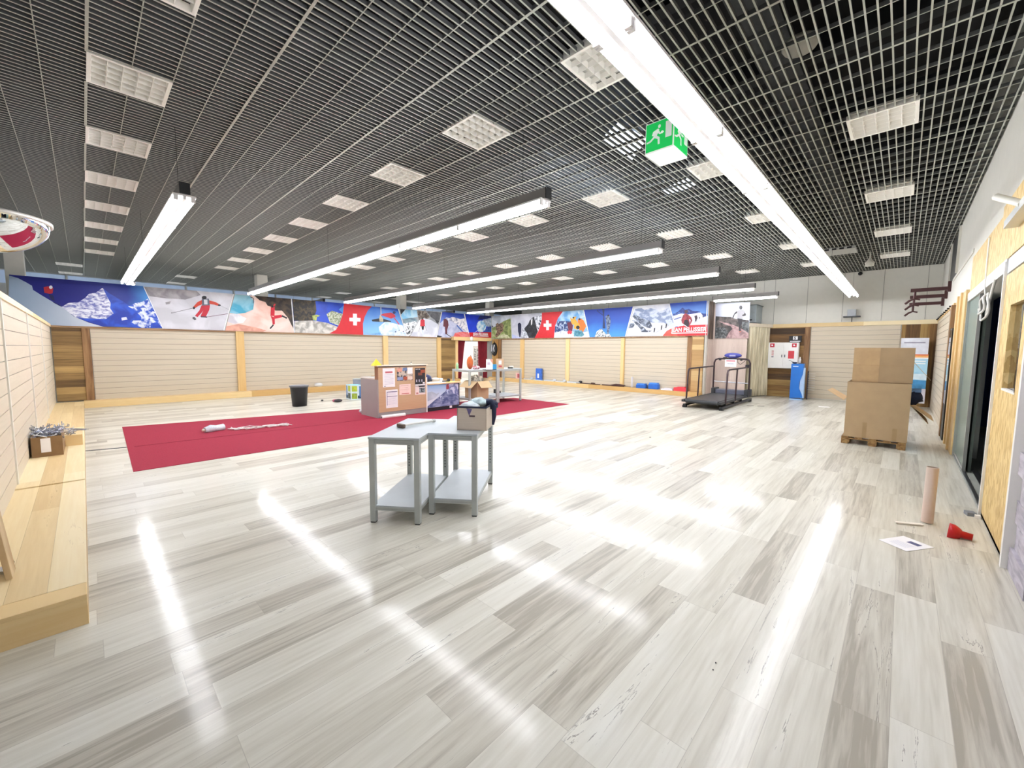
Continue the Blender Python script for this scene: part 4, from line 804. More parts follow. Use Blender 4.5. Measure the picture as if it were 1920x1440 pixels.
# ---- red carpet and floor cable
RC = M('981835', .95, 0., .10, 60., bump=.3)
C4 = [PZ(250, 885), PZ(229, 801), PZ(690, 765), PZ(962, 746), PZ(1068, 758)]
b = MB(); b.prism([(p.x, p.y, .006) for p in (C4[0], C4[1], (C4[1]+(C4[3]-C4[1])*1.0), C4[4])], (0, 0, -.0055), RC); o = b.build('red_carpet'); tag(o, 'long red carpet lying across the laminate floor under the counter', 'carpet')
b = MB(); a = PZ(252, 838); c = PZ(720, 783); b.bar((a.x, a.y, .0075), (c.x, c.y, .0075), .035, .003, M('8c1832', .95)); b.build('seam', o)
b = MB(); a = PZ(159, 846); c = PZ(238, 839); b.bar((a.x, a.y, .004), (c.x, c.y, .004), .03, .008, M('4d4f52', .5)); o = b.build('floor_cable'); tag(o, 'dark flat cable strip on the floor between pine platform and carpet', 'cable')
# ---- grey work tables
def table(name, label, P0, u, v, H, sh, group=None, leg=.055):
    """P0 = near-left corner, u = short edge, v = long edge"""
    P0, u, v = Vector((P0[0], P0[1], 0)), Vector((u[0], u[1], 0)), Vector((v[0], v[1], 0)); U, V = u.normalized(), v.normalized(); Z = Vector((0, 0, 1))
    t = thing(name, label, 'table', P0+(u+v)/2, group)
    MB().obox(P0-U*.004-V*.004+Z*(H-.02), u+U*.008, v+V*.008, Z*.02, TTOP).build('tabletop', t, .002)
    for a in (0, 1):
        for c in (0, 1):
            o = P0+(u-U*leg)*a+(v-V*leg)*c
            L = MB().obox(o+Z*.012, U*leg, V*leg, Z*(H-.032), TGREY).build('leg', t, .003)
            MB().obox(o+U*.003+V*.003, U*(leg-.006), V*(leg-.006), Z*.012, DARKM).build('foot', L)
            if a == 1 or c == 1:
                for k in range(8): pass
    def rail(z, h, ins):
        for (o, d, w) in ((P0+U*leg+V*ins, u-U*2*leg, V), (P0+v+U*leg-V*(ins+.025), u-U*2*leg, V), (P0+V*leg+U*ins, v-V*2*leg, U), (P0+u+V*leg-U*(ins+.025), v-V*2*leg, U)):
            r = MB().obox(o+Z*z, d, w*.025, Z*h, TGREY).build('rail', t)
            MB().obox(o+Z*(z+h*.35)+d*.01-w*.0015 if o is None else o+Z*(z+h*.4), d, w*.0252, Z*.003, M('7f8482', .5)).build('groove', r)
    rail(H-.07, .045, .006); rail(sh-.045, .035, .008)
    MB().obox(P0+U*.012+V*.012+Z*(sh-.012), u-U*.024, v-V*.024, Z*.014, TTOP).build('shelf', t)
    # perforation strips on the far legs
    for a in (0, 1):
        o = P0+(u-U*leg)*a+(v-V*leg)+U*leg*.35-V*.001
        for k in range(14): 
            pass
        b = MB()
        for k in range(14): b.obox(o+Z*(.28+k*.035), U*leg*.3, V*.0008, Z*.012, M('4a4d4c', .6))
        m_ = b.build('perforation', t); m_['kind'] = 'stuff'
    return t
uu = Vector((.61, -.793, 0)); vv = Vector((.793, .61, 0))
T1 = Vector((1.838, 3.655, 0)); 
table('work_table', 'grey metal work table nearest the left, with a hammer on it', T1, uu*.5, vv*1.06, .85, .17, 'four grey steel tables')
T2 = T1+uu*.504+vv*.262
table('work_table', 'grey metal work table carrying the beige box of clothes', T2, uu*.5, vv*1.06, .85, .17, 'four grey steel tables')
rr = Vector((_r.x, _r.y, 0)).normalized(); ff = Vector((_f.x, _f.y, 0)).normalized()
s2 = rr*.743+ff*.669; s1 = rr*-.669+ff*.743
A0 = ff*11.96+rr*-1.25; HB = 1.06
table('work_table', 'grey metal table behind the counter, above the open cardboard box', A0, s1*.9, s2*1.1, HB, .2, 'four grey steel tables')
B0 = A0+s2*1.105
table('work_table', 'grey metal table at the right end of the counter group', B0, s1*.9, s2*1.0, HB, .2, 'four grey steel tables')
# hammer
t = thing('hammer', 'mallet with pale handle and brown head on the grey table', 'hammer', (2.5, 3.9, .85)); a, c = PZ(752, 798, .872), PZ(811, 789, .872)
d = (c-a).normalized(); n_ = Vector((-d.y, d.x, 0))
MB().tube([a, a+(c-a)*.5, c], [.011, .013, .015], M('dcdad2', .4), 8).build('handle', t)
MB().obox(a-n_*.06-d*.02+Vector((0, 0, -.02)), n_*.12, d*.04, Vector((0, 0, .04)), M('6e5a4c', .5)).build('head', t, .008)
MB().tube([c, c+d*.03], .02, M('bfc0bc', .5), 8).build('grip_end', t)
# beige fabric box of clothes
t = thing('storage_box', 'beige fabric storage box overflowing with clothes on the grey table', 'box', (2.75, 3.3, .85))
p0, p1 = PZ(857, 806, .852), PZ(912, 808, .852); u = (p1-p0); U = u.normalized(); V = Vector((-U.y, U.x, 0)); v = V*.36; Z = Vector((0, 0, 1)); BX = M('cdbfae', .8, 0., .05, 6., (1, 1, 30)); h = .245
for o_, a_, c_ in ((p0, u, V*.008), (p0+v, u, V*-.008), (p0, v, U*.008), (p0+u, v, U*-.008)): MB().obox(o_, a_, c_, Z*h, BX).build('side', t)
MB().obox(p0, u, v, Z*.008, BX).build('bottom', t)
NV = M('1c2440', .7, 0., .1)
MB().obox(p0-V*.004-U*.004+Z*(h-.012), u+U*.008, V*.008, Z*.018, NV).build('rim_band', t); MB().obox(p0+u+Z*(h-.012), U*.004, v, Z*.018, NV).build('rim_band', t)
hm = p0+u*.42-V*.003+Z*(h*.58); MB().obox(hm, U*.06, V*.004, Z*.016, M('4a3640', .5)).build('handle', t)
MB().prism([hm+Z*.01-V*.002, hm-U*.03+Z*.09-V*.002, hm+U*.03+Z*.08-V*.002], V*.003, M('6a5f88', .7)).build('flap', t)
rnd = random.Random(3)
def cloth(name, cx, r, m, lab, seed, cat='clothing', fold=.18):
    rn = random.Random(seed); b = MB(); b.blob(cx, r, m, 18, 10, fold, rn); o = b.build(name); s_ = o.modifiers.new('sub', 'SUBSURF'); s_.levels = s_.render_levels = 1; return tag(o, lab, cat)
cc = p0+u*.5+v*.5+Z*h
cloth('folded_shirt', cc-u*.12-v*.15+Z*.0, (.12, .09, .045), M('dfe9f0', .8, 0., .1, 20.), 'pale blue white shirt bunched on top of the beige box', 1)
cloth('clear_wrap', cc+u*.1+v*.05+Z*.03, (.1, .09, .05), M('c2d8dc', .2, 0., .2, 30.), 'crumpled clear plastic wrapping on top of the beige box', 2, 'wrapping')
cloth('dark_garment', cc+u*.42+v*.25+Z*.0, (.07, .13, .055), NV, 'dark navy garment spilling over the right side of the beige box', 3)
b = MB(); e = p0+u+v*.55+U*.012
b.tube([e+Z*(h+.03)-U*.06, e+Z*(h+.035), e+U*.03+Z*(h-.01), e+U*.03+Z*.12, e+U*.02+Z*.03], [.02, .03, .028, .024, .012], NV, 8); o = b.build('hanging_sleeve'); tag(o, 'navy sleeve hanging down beside the beige box', 'clothing')
# ---- counter
CW = plank_mat('counter_oak', 'X', 'Z', 3., 9., [(0., 'a6835e'), (.5, 'b8946d'), (1., 'c7a581')], rough=.45, grain=.6, joint=0.)
t = thing('reception_counter', 'wood fronted counter with grey sides and notices pinned on it', 'counter', (5.5, 9.4, 0))
cx0, cx1, cy = 4.84, 6.2, 9.05; CG = M('96908f', .5, 0., .02)
MB().box((cx0, cy, .13), (cx1, cy+.04, 1.24), CW).build('front_panel', t, .002); MB().box((cx0, cy+.01, 0), (cx1, cy+.05, .13), CG).build('plinth_board', t)
MB().box((cx0-.03, cy-.0, 0), (cx0, cy+.85, .93), CG).build('side_panel', t); MB().box((cx0-.03, cy, .93), (cx0, cy+.12, 1.25), M('8a5f42', .5)).build('side_edge', t)
MB().box((cx1, cy, 0), (cx1+.03, cy+.85, .93), WHITE).build('side_panel', t)
MB().box((cx0-.06, cy-.04, 1.25), (cx1+.03, cy+.2, 1.275), M('e6d3bd', .4)).build('top_shelf', t, .003); MB().box((cx0, cy-.005, 1.225), (cx1, cy+.0, 1.25), D).build('shade_strip', t)  # last strip is solid, coloured dark as shade under the top shelf
MB().box((cx0-.03, cy+.12, .93), (cx1+.03, cy+.85, .96), M('cfc9c0', .4)).build('desk_top', t)
def notice(lab, px0, py0, px1, py1, m, rows, name='notice', Y=None, cat='notice'):
    Yp = (Y or cy)-.003; a = PY(px0, py0, Yp); c = PY(px1, py1, Yp); x0, x1, z1, z0 = a.x, c.x, a.z, c.z
    b = MB(); b.box((x0, Yp, z0), (x1, Yp+.0015, z1), m)
    for (r0, r1, s0, s1, mm) in rows: b.box((x0+(x1-x0)*r0, Yp-.0008, z1-(z1-z0)*s0), (x0+(x1-x0)*r1, Yp, z1-(z1-z0)*s1), mm)
    o = b.build(name); return tag(o, lab, cat)
v7 = lambda x, y: (670+x/9.6, 670+y/9.6)
G = M('b9b6c8', .6); PK = M('eed3cb', .6)
def N7(lab, x0, y0, x1, y1, m, rows): a = v7(x0, y0); c = v7(x1, y1); return notice(lab, a[0], a[1], c[0], c[1], m, rows)
N7('tall white notice with a red heading on the counter front', 455, 198, 680, 528, PAPER, [(.2, .8, .17, .26, M('c5646e', .6))]+[(.12, .88, .34+k*.07, .355+k*.07, G) for k in range(8)]+[(.1, .22, .93, .96, D)])
N7('collage sheet of small photos pinned on the counter front', 712, 186, 1000, 408, pm('2b3448', 'c8b8a8', 9., .45, .55), [(.66, .98, .02, .5, PAPER), (.02, .3, .04, .32, M('d99a84', .6)), (.36, .62, .02, .25, M('6d86b4', .6)), (.4, .64, .7, .96, M('b5583a', .6)), (.02, .36, .72, .96, M('8d9cc4', .6)), (.68, .98, .7, .95, M('e2cfc2', .6))])
N7('black poster with orange stripe at the upper right of the counter front', 1036, 196, 1222, 478, D, [(.08, .16, .05, .09, PAPER), (.25, .33, .05, .09, PAPER), (.42, .5, .05, .09, PAPER), (.55, .98, .1, .3, M('9c4a2c', .6)), (.3, .7, .28, .45, M('7c4432', .6)), (.1, .2, .7, .85, G), (.36, .46, .7, .85, G), (.62, .72, .7, .85, G), (.75, .95, .88, .98, PAPER)])
N7('small pinkish notice in the middle of the counter front', 755, 490, 962, 662, PK, [(.15, .8, .12, .15, M('b77f7a', .6)), (.2, .75, .32, .34, M('b77f7a', .6)), (.1, .9, .5, .52, M('d6a79a', .6)), (.2, .85, .86, .92, M('c0605a', .6))])
N7('white notice with purple rules at the lower left of the counter front', 512, 590, 732, 895, PAPER, [(.08, .95, .1, .14, M('5c5480', .6)), (.08, .95, .35, .38, M('5c5480', .6)), (.08, .12, .1, .85, M('6c6490', .6))]+[(.15, .9, .18+k*.045, .19+k*.045, G) for k in range(3)]+[(.15, .9, .44+k*.06, .45+k*.06, G) for k in range(7)])
N7('small black and white photo card at the lower right of the counter front', 1040, 512, 1226, 662, M('e6d6d2', .6), [(.35, .95, .05, .18, D), (.4, .98, .25, .8, pm('1c2228', '9aa6aa', 14.)), (.1, .3, .75, .9, M('c27c78', .6))])
N7('white rolled strip of paper between the black poster and the photo card', 1040, 480, 1226, 508, PAPER, [])
# desk with poster front
xd = PY(861.5, 740, 9.1).x
t = thing('desk', 'low desk with a mountain photo front right of the counter', 'desk', (6.9, 9.4, 0))
MB().box((6.25, 9.06, .72), (xd+.02, 9.85, .75), M('d9b58c', .4)).build('desktop', t, .003); MB().box((xd-.02, 9.12, 0), (xd, 9.8, .72), CG).build('side_panel', t)
xd = PY(861.5, 740, 9.1).x
b = MB(); b.box((6.25, 9.1, 0), (xd, 9.12, .72), D); o = b.build('front_panel', t)
A = Art('N', 9.098, (9.6, 670, 670), .1, .715); A.base([(1255, 480), (1815, 455), (1830, 870), (1265, 920)], grade('8db0d8', 'd6dce6', 'Z', .7, .35))
A.n = Vector((0, 1, 0))
A.f([(1262, 890), (1400, 770), (1500, 690), (1600, 600), (1700, 520), (1815, 470), (1828, 860), (1262, 915)], pm('44527f', '8f98ba', 5., .4, .62, (1, 1, 2))); A.f([(1640, 480), (1815, 460), (1822, 700), (1700, 640), (1640, 560)], pm('6c74a0', 'c9cce0', 9., .45, .6)); A.f([(1600, 500), (1640, 480), (1655, 560), (1620, 600), (1598, 570)], M('9a3444', .5)); A.f([(1590, 590), (1660, 570), (1640, 660), (1590, 640)], pm('c9d4e8', '5a6a9c', 20.)); A.f([(1480, 690), (1530, 680), (1560, 740), (1500, 790)], pm('b9c4dc', '4c5a8a', 20.)); A.f([(1258, 640), (1340, 620), (1420, 660), (1480, 640), (1400, 740), (1262, 800)], SNOWG)
A.b.build('picture_front', t)
MB().box((7.0, 9.094, .03), (7.08, 9.1, .09), PAPER).build('sticker', t)
# clutter
def item(name, m, lab, cat, fn, bev=0.):
    b = MB(); fn(b); o = b.build(name, bevel=bev); return tag(o, lab, cat)
q = (4.83, 9.1, 1.276)
item('yellow_pyramid', M('e9c71c', .5), 'small yellow folded paper pyramid on the counter corner', 'paper cone', lambda b: b.add([(4.72, 9.02, 1.276), (4.93, 9.02, 1.276), (4.93, 9.18, 1.276), (4.72, 9.18, 1.276), (4.82, 9.1, 1.44)], [(0, 3, 2, 1), (0, 1, 4), (1, 2, 4), (2, 3, 4), (3, 0, 4)], M('e9c71c', .5)))
item('figurine', OFFW, 'tiny white figurine with dark head on the counter shelf', 'figurine', lambda b: (b.lathe([(.001, 0), (.035, 0), (.03, .03), (.012, .05)], (5.78, 9.1, 1.276), OFFW, 10), b.blob((5.78, 9.1, 1.335), (.014, .014, .016), D)))
a, c = PZ(713, 782, .03), PZ(754, 776, .03)
t = thing('paper_roll', 'white paper roll lying at the foot of the counter', 'roll', a); a.y = c.y = 9.0; MB().tube([a, c], .045, M('f4f0ec', .5), 14).build('roll', t); MB().tube([a-Vector((.004, 0, 0)), a], .02, D, 10).build('core', t)
q = PZ(682, 775, .0); cloth('plastic_cup', q+Vector((-.0, .05, .06)), (.1, .07, .06), M('d8dde2', .15, 0., .2, 20.), 'clear plastic packing lying on the carpet beside the counter', 9, 'packaging', .1)
item('papers', PAPER, 'loose white papers on the grey desk behind the counter', 'papers', lambda b: (b.obox((4.86, 9.35, .961), (.3, .02, 0), (.02, .21, 0), (0, 0, .004), PAPER), b.obox((4.9, 9.6, .961), (.3, -.05, 0), (.04, .2, 0), (0, 0, .006), PAPER)))
item('helmet', NV, 'dark blue ski helmet on the desk right of the counter', 'helmet', lambda b: (b.blob((6.55, 9.55, .86), (.15, .13, .12), M('1d2c5c', .3)), b.box((6.45, 9.42, .78), (6.65, 9.46, .84), D)))
item('yellow_sheet', M('f0dc5a', .5), 'yellow sheet on the right end of the desk', 'paper', lambda b: b.obox((6.98, 9.1, .752), (.34, .05, 0), (-.02, .3, 0), (0, 0, .01), M('f0dc5a', .5)))
item('white_sheets', PAPER, 'pile of white sheets on the desk beside the helmet', 'papers', lambda b: b.obox((6.35, 9.1, .752), (.55, .02, 0), (-.02, .3, 0), (0, 0, .02), PAPER))
item('dark_tool', D, 'small dark tools on the desk edge', 'tools', lambda b: (b.bar((6.85, 9.2, .79), (7.1, 9.25, .785), .05, .03, D), b.blob((7.12, 9.3, .8), (.05, .05, .05), D)))
item('goggles', OFFW, 'white goggles and packaging beside the helmet on the desk', 'goggles', lambda b: (b.blob((6.9, 9.6, .81), (.14, .08, .06), OFFW, 10, 6, .15), b.box((7.05, 9.6, .752), (7.15, 9.7, .84), M('d4e0e8', .2))))
# open cardboard box on the far table shelf
def carton(name, lab, c, u, v, h, flaps, tape=True, m=CARD):
    """open carton: c = near corner on its base"""
    c, u, v = Vector(c), Vector(u), Vector(v); U, V = u.normalized(), v.normalized(); Z = Vector((0, 0, 1)); th = .008
    t = thing(name, lab, 'box', c+(u+v)/2)
    for o_, a_, w_ in ((c, u, V*th), (c+v-V*th, u, V*th), (c+V*th, v-V*2*th, U*th), (c+u-U*th+V*th, v-V*2*th, U*th)): MB().obox(o_, a_, w_, Z*h, m).build('side', t)
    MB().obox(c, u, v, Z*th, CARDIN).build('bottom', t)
    for (o_, e_, out, ln, ang) in flaps:
        o_, e_, out = Vector(o_), Vector(e_), Vector(out).normalized(); d = out*math.cos(ang)+Z*math.sin(ang)
        MB().obox(c+o_+Z*h, e_, d*ln, out.cross(e_.normalized())*.006+Z*.004, CARD2).build('flap', t)
    return t
bc = PZ(895, 749.5, .2); bu = rr*.62+ff*.0; s2n, s1n = s2, s1
t = carton('cardboard_box', 'open cardboard box with folded out flaps under the grey table behind the desk', (bc.x, bc.y, .21), s2*.42, s1*.62, .52,
       [((0, 0, 0), s2*.42, -s1, .26, -.75), ((0, 0, 0), s1*.62, -s2, .28, -.7), (s2*.42, s1*.62, s2, .2, .3)])
item('crumpled_packaging', OFFW, 'crumpled packaging sticking out of the open cardboard box', 'packaging', lambda b: (b.blob(Vector((bc.x, bc.y, .76))+s1*.35+s2*.2, (.22, .2, .14), pm('d8cdb8', '6a6258', 9.), 14, 8, .25, random.Random(4))))
# goods on the far tables
def onT(px, d, h=HB): 
    """point on the far table tops: screen column px at forward distance d"""
    return ff*d+rr*((px-960)/F*d)+Vector((0, 0, h))
q = onT(857, 12.5); item('green_bottle', M('a9d8a0', .3), 'pale green bottle at the left end of the far grey table', 'bottle', lambda b: b.lathe([(.001, 0), (.04, 0), (.04, .12), (.045, .15), (.03, .18), (.02, .2), (.001, .2)], q, M('a9d8a0', .3), 14))
q = onT(881, 12.6)
t = thing('orange_backpack', 'orange brown backpack standing on the far grey table', 'backpack', q); ob = M('c0622a', .7, 0., .15, 10.)
MB().blob(q+Vector((0, 0, .2)), (.1, .1, .2), ob, 14, 10).build('body', t); MB().blob(q+Vector((-.07, -.07, .12)), (.06, .05, .09), M('a84a22', .7)).build('pocket', t); MB().tube([q+Vector((0, 0, .38)), q+Vector((.03, 0, .43)), q+Vector((.06, 0, .37))], .01, M('7d4420', .7), 6).build('handle', t)
q = onT(893, 12.5); cloth('white_red_goods', q+Vector((0, 0, .06)), (.14, .1, .06), pm('f0e8ea', 'b03a50', 12.), 'heap of white and red small goods on the far grey table', 6, 'goods', .25)
q = onT(911, 12.3); item('leaflet_stand', PAPER, 'white leaflet standee with pink corner on the far grey table', 'display', lambda b: (b.obox(q, rr*.2, ff*.02, Vector((0, 0, .32))+ff*.05, PAPER), b.prism([q+rr*.11+Vector((0, 0, .318))-ff*.005+ff*.05, q+rr*.2+Vector((0, 0, .318))+ff*.045, q+rr*.2+Vector((0, 0, .18))+ff*.02], ff*-.004, M('e8a08c', .6)), b.obox(q+rr*.04+Vector((0, 0, .15))+ff*.015, rr*.08, ff*.003, Vector((0, 0, .08)), M('c8b9cc', .6))))
q = onT(921, 12.6); item('blue_box', M('3aa0d8', .5), 'small bright blue box between the standee and the brown paper bag', 'box', lambda b: b.obox(q, rr*.16, ff*.12, Vector((0, 0, .16)), M('3aa0d8', .5)))
q = onT(930, 12.9)
t = thing('paper_bag', 'brown cardboard parcel with a white label and red print on the far grey table', 'parcel', q)
MB().obox(q, rr*.24, ff*.16, Vector((0, 0, .32)), M('c6a888', .8)).build('body', t); MB().obox(q+rr*.08+Vector((0, 0, .15))-ff*.002, rr*.09, ff*.002, Vector((0, 0, .12)), PAPER).build('label', t); MB().obox(q+rr*.08+Vector((0, 0, .06))-ff*.002, rr*.1, ff*.002, Vector((0, 0, .05)), M('b8424e', .6)).build('red_print', t)
q = onT(952, 13.2); item('hand_scanner', BLACK, 'small black and white device at the right of the far grey table', 'device', lambda b: (b.obox(q, rr*.16, ff*.1, Vector((0, 0, .05)), BLACK), b.obox(q+rr*.04+Vector((0, 0, .05)), rr*.14, ff*.09, Vector((0, 0, .04)), OFFW)))
q = onT(904, 12.3); item('black_tray', BLACK, 'flat black tray on the far grey table', 'tray', lambda b: b.obox(q, rr*.42, ff*.2, Vector((0, 0, .012)), BLACK))
q = onT(872, 12.2); item('white_papers', PAPER, 'white papers spread on the far grey table', 'papers', lambda b: b.obox(q, rr*.35, ff*.25, Vector((0, 0, .006)), PAPER))
q = PZ(927, 737, .21); item('black_shoe', BLACK, 'black shoe on the shelf of the right far table', 'shoe', lambda b: (b.box((q.x-.02, q.y-.14, .21), (q.x+.16, q.y+.02, .28), BLACK), b.box((q.x-.02, q.y-.05, .28), (q.x+.05, q.y+.02, .34), BLACK)))
# ---- hanging backpack
q = PX(927, 655, 15.44); t = thing('hanging_backpack', 'black and white backpack hanging on the brown plank wall', 'backpack', q)
MB().blob(q, (.13, .22, .36), M('17181c', .6, 0., .1), 16, 12).build('body', t)
for dy in (.09, -.11): MB().tube([q+Vector((-.1, dy, .24)), q+Vector((-.145, dy*.8, .05)), q+Vector((-.13, dy*1.1, -.12))], .022, M('d8dade', .5), 8).build('stripe', t)
MB().tube([q+Vector((-.09, 0, .25)), q+Vector((-.14, 0, .0)), q+Vector((-.11, 0, -.2))], .012, M('b8bcc2', .5), 6).build('zip', t); MB().tube([q+Vector((.0, .05, .34)), q+Vector((.0, 0, .42)), q+Vector((0, -.05, .34))], .012, BLACK, 6).build('loop', t)
# ---- bin
q = PZ(562, 761)
t = thing('waste_bin', 'round black waste bin on the floor before the wide wall panel', 'bin', q)
MB().lathe([(.001, .005), (.19, 0), (.235, .56), (.245, .58), (.23, .58), (.18, .02), (.001, .02)], q, BLACK, 28).build('body', t); MB().lathe([(.235, .55), (.255, .56), (.255, .6), (.235, .6)], q, M('55565a', .4), 28).build('rim', t)
MB().lathe([(.232, .56), (.25, .6), (.2, .61), (.001, .55)], q, M('8f9094', .3), 20).build('bag_liner', t)
# ---- printed carton, grey case, bits by the north wall
a, c, e = PZ(638, 748), PZ(655, 750), PZ(677, 747); P1 = pm('8fae3c', 'c8d4e0', 4., .42, .58); P2 = pm('b8c838', '5c84b4', 3., .45, .55)
t = thing('printed_carton', 'white carton printed with green and blue pictures near the counter', 'box', (c.x, c.y, 0)); p = Vector((5.95, 12.95, 0)); u = rr*.36+ff*.05; v = rr*-.28+ff*.3
MB().obox(p, u, v, Vector((0, 0, .48)), M('d4e2ea', .5)).build('body', t, .004)
N1 = v.cross(Vector((0, 0, 1))).normalized(); N1 = N1 if N1.dot(ff) < 0 else -N1; N2 = u.cross(Vector((0, 0, 1))).normalized(); N2 = N2 if N2.dot(ff) < 0 else -N2
for (b0, e0, nn) in ((p, u, N2), (p, v, N1)):
    for (s0, s1_, z0, z1, m) in ((.08, .55, .27, .45, M('b4c23c', .6, 0., .25, 12.)), (.08, .55, .03, .21, M('9eb040' if nn is N2 else '55605a', .6, 0., .3, 12.)), (.72, .9, .08, .45, M('4a76ac', .6, 0., .2, 9.)), (.6, .95, .04, .14, M('2c3c54', .6, 0., .3, 12.))):
        MB().obox(b0+e0*s0+Vector((0, 0, z0))+nn*.001, e0*(s1_-s0), nn*.001, Vector((0, 0, z1-z0)), m).build('printed_picture', t)
MB().obox(p+Vector((0, 0, .481)), u, v, Vector((0, 0, .005)), M('7ecfe6', .5)).build('lid_edge', t)
q = PZ(645, 738); t = thing('grey_case', 'grey plastic case behind the printed carton by the wall', 'case', q); MB().obox(Vector((6.7, 14.4, 0)), rr*.5, ff*.3, Vector((0, 0, .55)), M('8b93a4', .4)).build('body', t, .01); MB().obox(Vector((6.7, 14.4, 0))+rr*.5, rr*.18, ff*.3, Vector((0, 0, .55)), BLACK).build('end', t); MB().obox(Vector((6.68, 14.4, .55)), rr*.7, ff*.3, Vector((0, 0, .03)), GREYW).build('lid', t)
item('brown_carton', CARD, 'brown carton half hidden behind the counter side', 'box', lambda b: b.obox(Vector((7.0, 13.6, 0)), rr*.4, ff*.4, Vector((0, 0, .72)), CARD))
q = PZ(634, 754); item('pink_shoe', M('c2607a', .6), 'pink and black shoe lying on the floor before the printed carton', 'shoe', lambda b: (b.blob(q+Vector((0, 0, .05)), (.13, .1, .05), M('3a3438', .6)), b.blob(q-rr*.1+Vector((0, 0, .05)), (.08, .06, .045), M('c2607a', .6))))
q = PZ(604, 752); item('black_ball', BLACK, 'tiny black ball lying alone on the floor near the bin', 'knob', lambda b: b.blob(q+Vector((0, 0, .025)), (.035, .035, .025), BLACK))
q = PY(598, 718, 16.1); item('white_cup', OFFW, 'white plastic piece on the plinth left of the printed carton', 'packaging', lambda b: b.blob((q.x, 16.15, .27), (.16, .09, .08), M('dfe2e4', .3), 10, 6, .15))
# ---- things on the carpet
a, c = PZ(384, 812), PZ(419, 806); t = thing('plastic_bottle', 'crushed clear plastic bottle lying on the red carpet', 'bottle', a); CL = M('cfd6de', .12, 0., .15, 30.)
MB().tube([a+Vector((0, 0, .06)), a+(c-a)*.3+Vector((0, 0, .07)), a+(c-a)*.6+Vector((0, 0, .06)), c+Vector((0, 0, .06))], [.05, .075, .06, .07], CL, 12).build('body', t); MB().tube([a+(a-c)*.12+Vector((0, 0, .06)), a+Vector((0, 0, .06))], .025, OFFW, 8).build('cap', t)
WR = M('e9e4e0', .5)
for k in range(5):
    rn = random.Random(20+k); pts = []
    for i in range(12):
        s = i/11; g = PZ(432+(540-432)*s, 806-(806-797)*s, .012); pts.append(g+Vector((rn.uniform(-.05, .05), rn.uniform(-.14, .14), .004*k+rn.uniform(0, .02))))
    item('white_cable', WR, 'length of white cord tangled on the red carpet', 'cord', lambda b: b.tube(pts, .009, WR, 6))['group'] = 'tangled white cords'
# ---- treadmill
TB = M('2e3033', .45, 0., .1); TD = M('3a2a30', .35, .4, .05)
x0, x1, y0, y1 = 12.25, 15.35, 3.58, 4.72
t = thing('treadmill', 'large black treadmill with tube handrails near the booth', 'treadmill', (13.8, 4.15, 0))
MB().box((x0+.05, y0+.12, .2), (x1-.35, y1-.12, .25), M('33373b', .4, 0., .1, 6.)).build('belt', t, .02)
for y in (y0+.02, y1-.1): MB().box((x0, y, .17), (x1-.2, y+.09, .24), TB).build('side_rail', t, .01)
MB().tube([(x0+.06, y0+.12, .2), (x0+.06, y1-.12, .2)], .055, TB, 14).build('roller', t)
MB().box((x0+.1, y0+.02, .04), (x1+.1, y0+.1, .1), TB).build('base_beam', t); MB().box((x0+.1, y1-.1, .04), (x1+.1, y1-.02, .1), TB).build('base_beam', t)
MB().box((x1-.45, y0+.05, .2), (x1-.1, y1-.05, .38), M('5a5d6c', .4, 0., .05)).build('motor_hood', t, .02)
for y in (y0, y1-.12): MB().box((x1-.5, y, .18), (x1-.02, y+.12, .42), TB).build('hood_end', t, .02)
for x in (x0+.15, x1):
    for y in (y0+.06, y1-.06): MB().box((x-.06, y-.05, 0), (x+.06, y+.05, .06), BLACK).build('foot', t)
for x in (x0+.5, x0+1.3, x0+2.1): MB().box((x, y0+.05, .1), (x+.06, y1-.05, .17), BLACK).build('cross_member', t)
xm = x1-.75
HP = [(x1-.35, y0+.02, .2), (x1-.35, y0+.02, 1.28), (x1-.35, y0+.06, 1.38), (x1-.35, y0+.16, 1.42), (x1-.35, y1-.16, 1.42), (x1-.35, y1-.06, 1.38), (x1-.35, y1-.02, 1.28), (x1-.35, y1-.02, .2)]
MB().tube(HP, .028, TD, 10).build('front_frame', t)
for y in (y0+.02, y1-.02):
    MB().tube([(x0+.35, y, .18), (x0+.42, y, 1.05), (x0+.47, y, 1.12), (x0+.56, y, 1.14), (x1-.35, y, 1.16)], .025, TD, 10).build('handrail', t)
    MB().tube([(x0+1.3, y, .18), (x0+1.36, y, 1.15)], .022, TD, 8).build('rail_post', t)
MB().tube([(x1-.35, y0+.02, .62), (x1-.35, y1-.02, .64)], .018, M('c8ccd4', .25, .6), 8).build('cross_bar', t)
pn = MB(); pn.blob((x1-.37, 4.12, 1.53), (.09, .27, .09), M('3a3f94', .4), 18, 8); pn.build('console', t)
MB().box((x1-.47, 4.02, 1.5), (x1-.455, 4.2, 1.55), M('9c9cc0', .4)).build('console_label', t)
MB().box((x1-.45, 4.3, 1.42), (x1-.38, 4.4, 1.47), BLACK).build('console_bracket', t)
for y in (y0+.28, y1-.2): MB().box((x1-.39, y-.03, 1.36), (x1-.31, y+.03, 1.42), BLACK).build('clamp', t)
MB().tube([(x1-.36, 3.98, 1.42), (x1-.38, 3.96, 1.3), (x1-.37, 3.88, 1.24), (x1-.36, 3.78, 1.33), (x1-.36, 3.74, 1.38)], .008, BLACK, 6).build('cable', t)
MB().box((x1-.75, y0-.0, 1.15), (x1-.5, y0+.06, 1.24), BLACK).build('phone_holder', t)
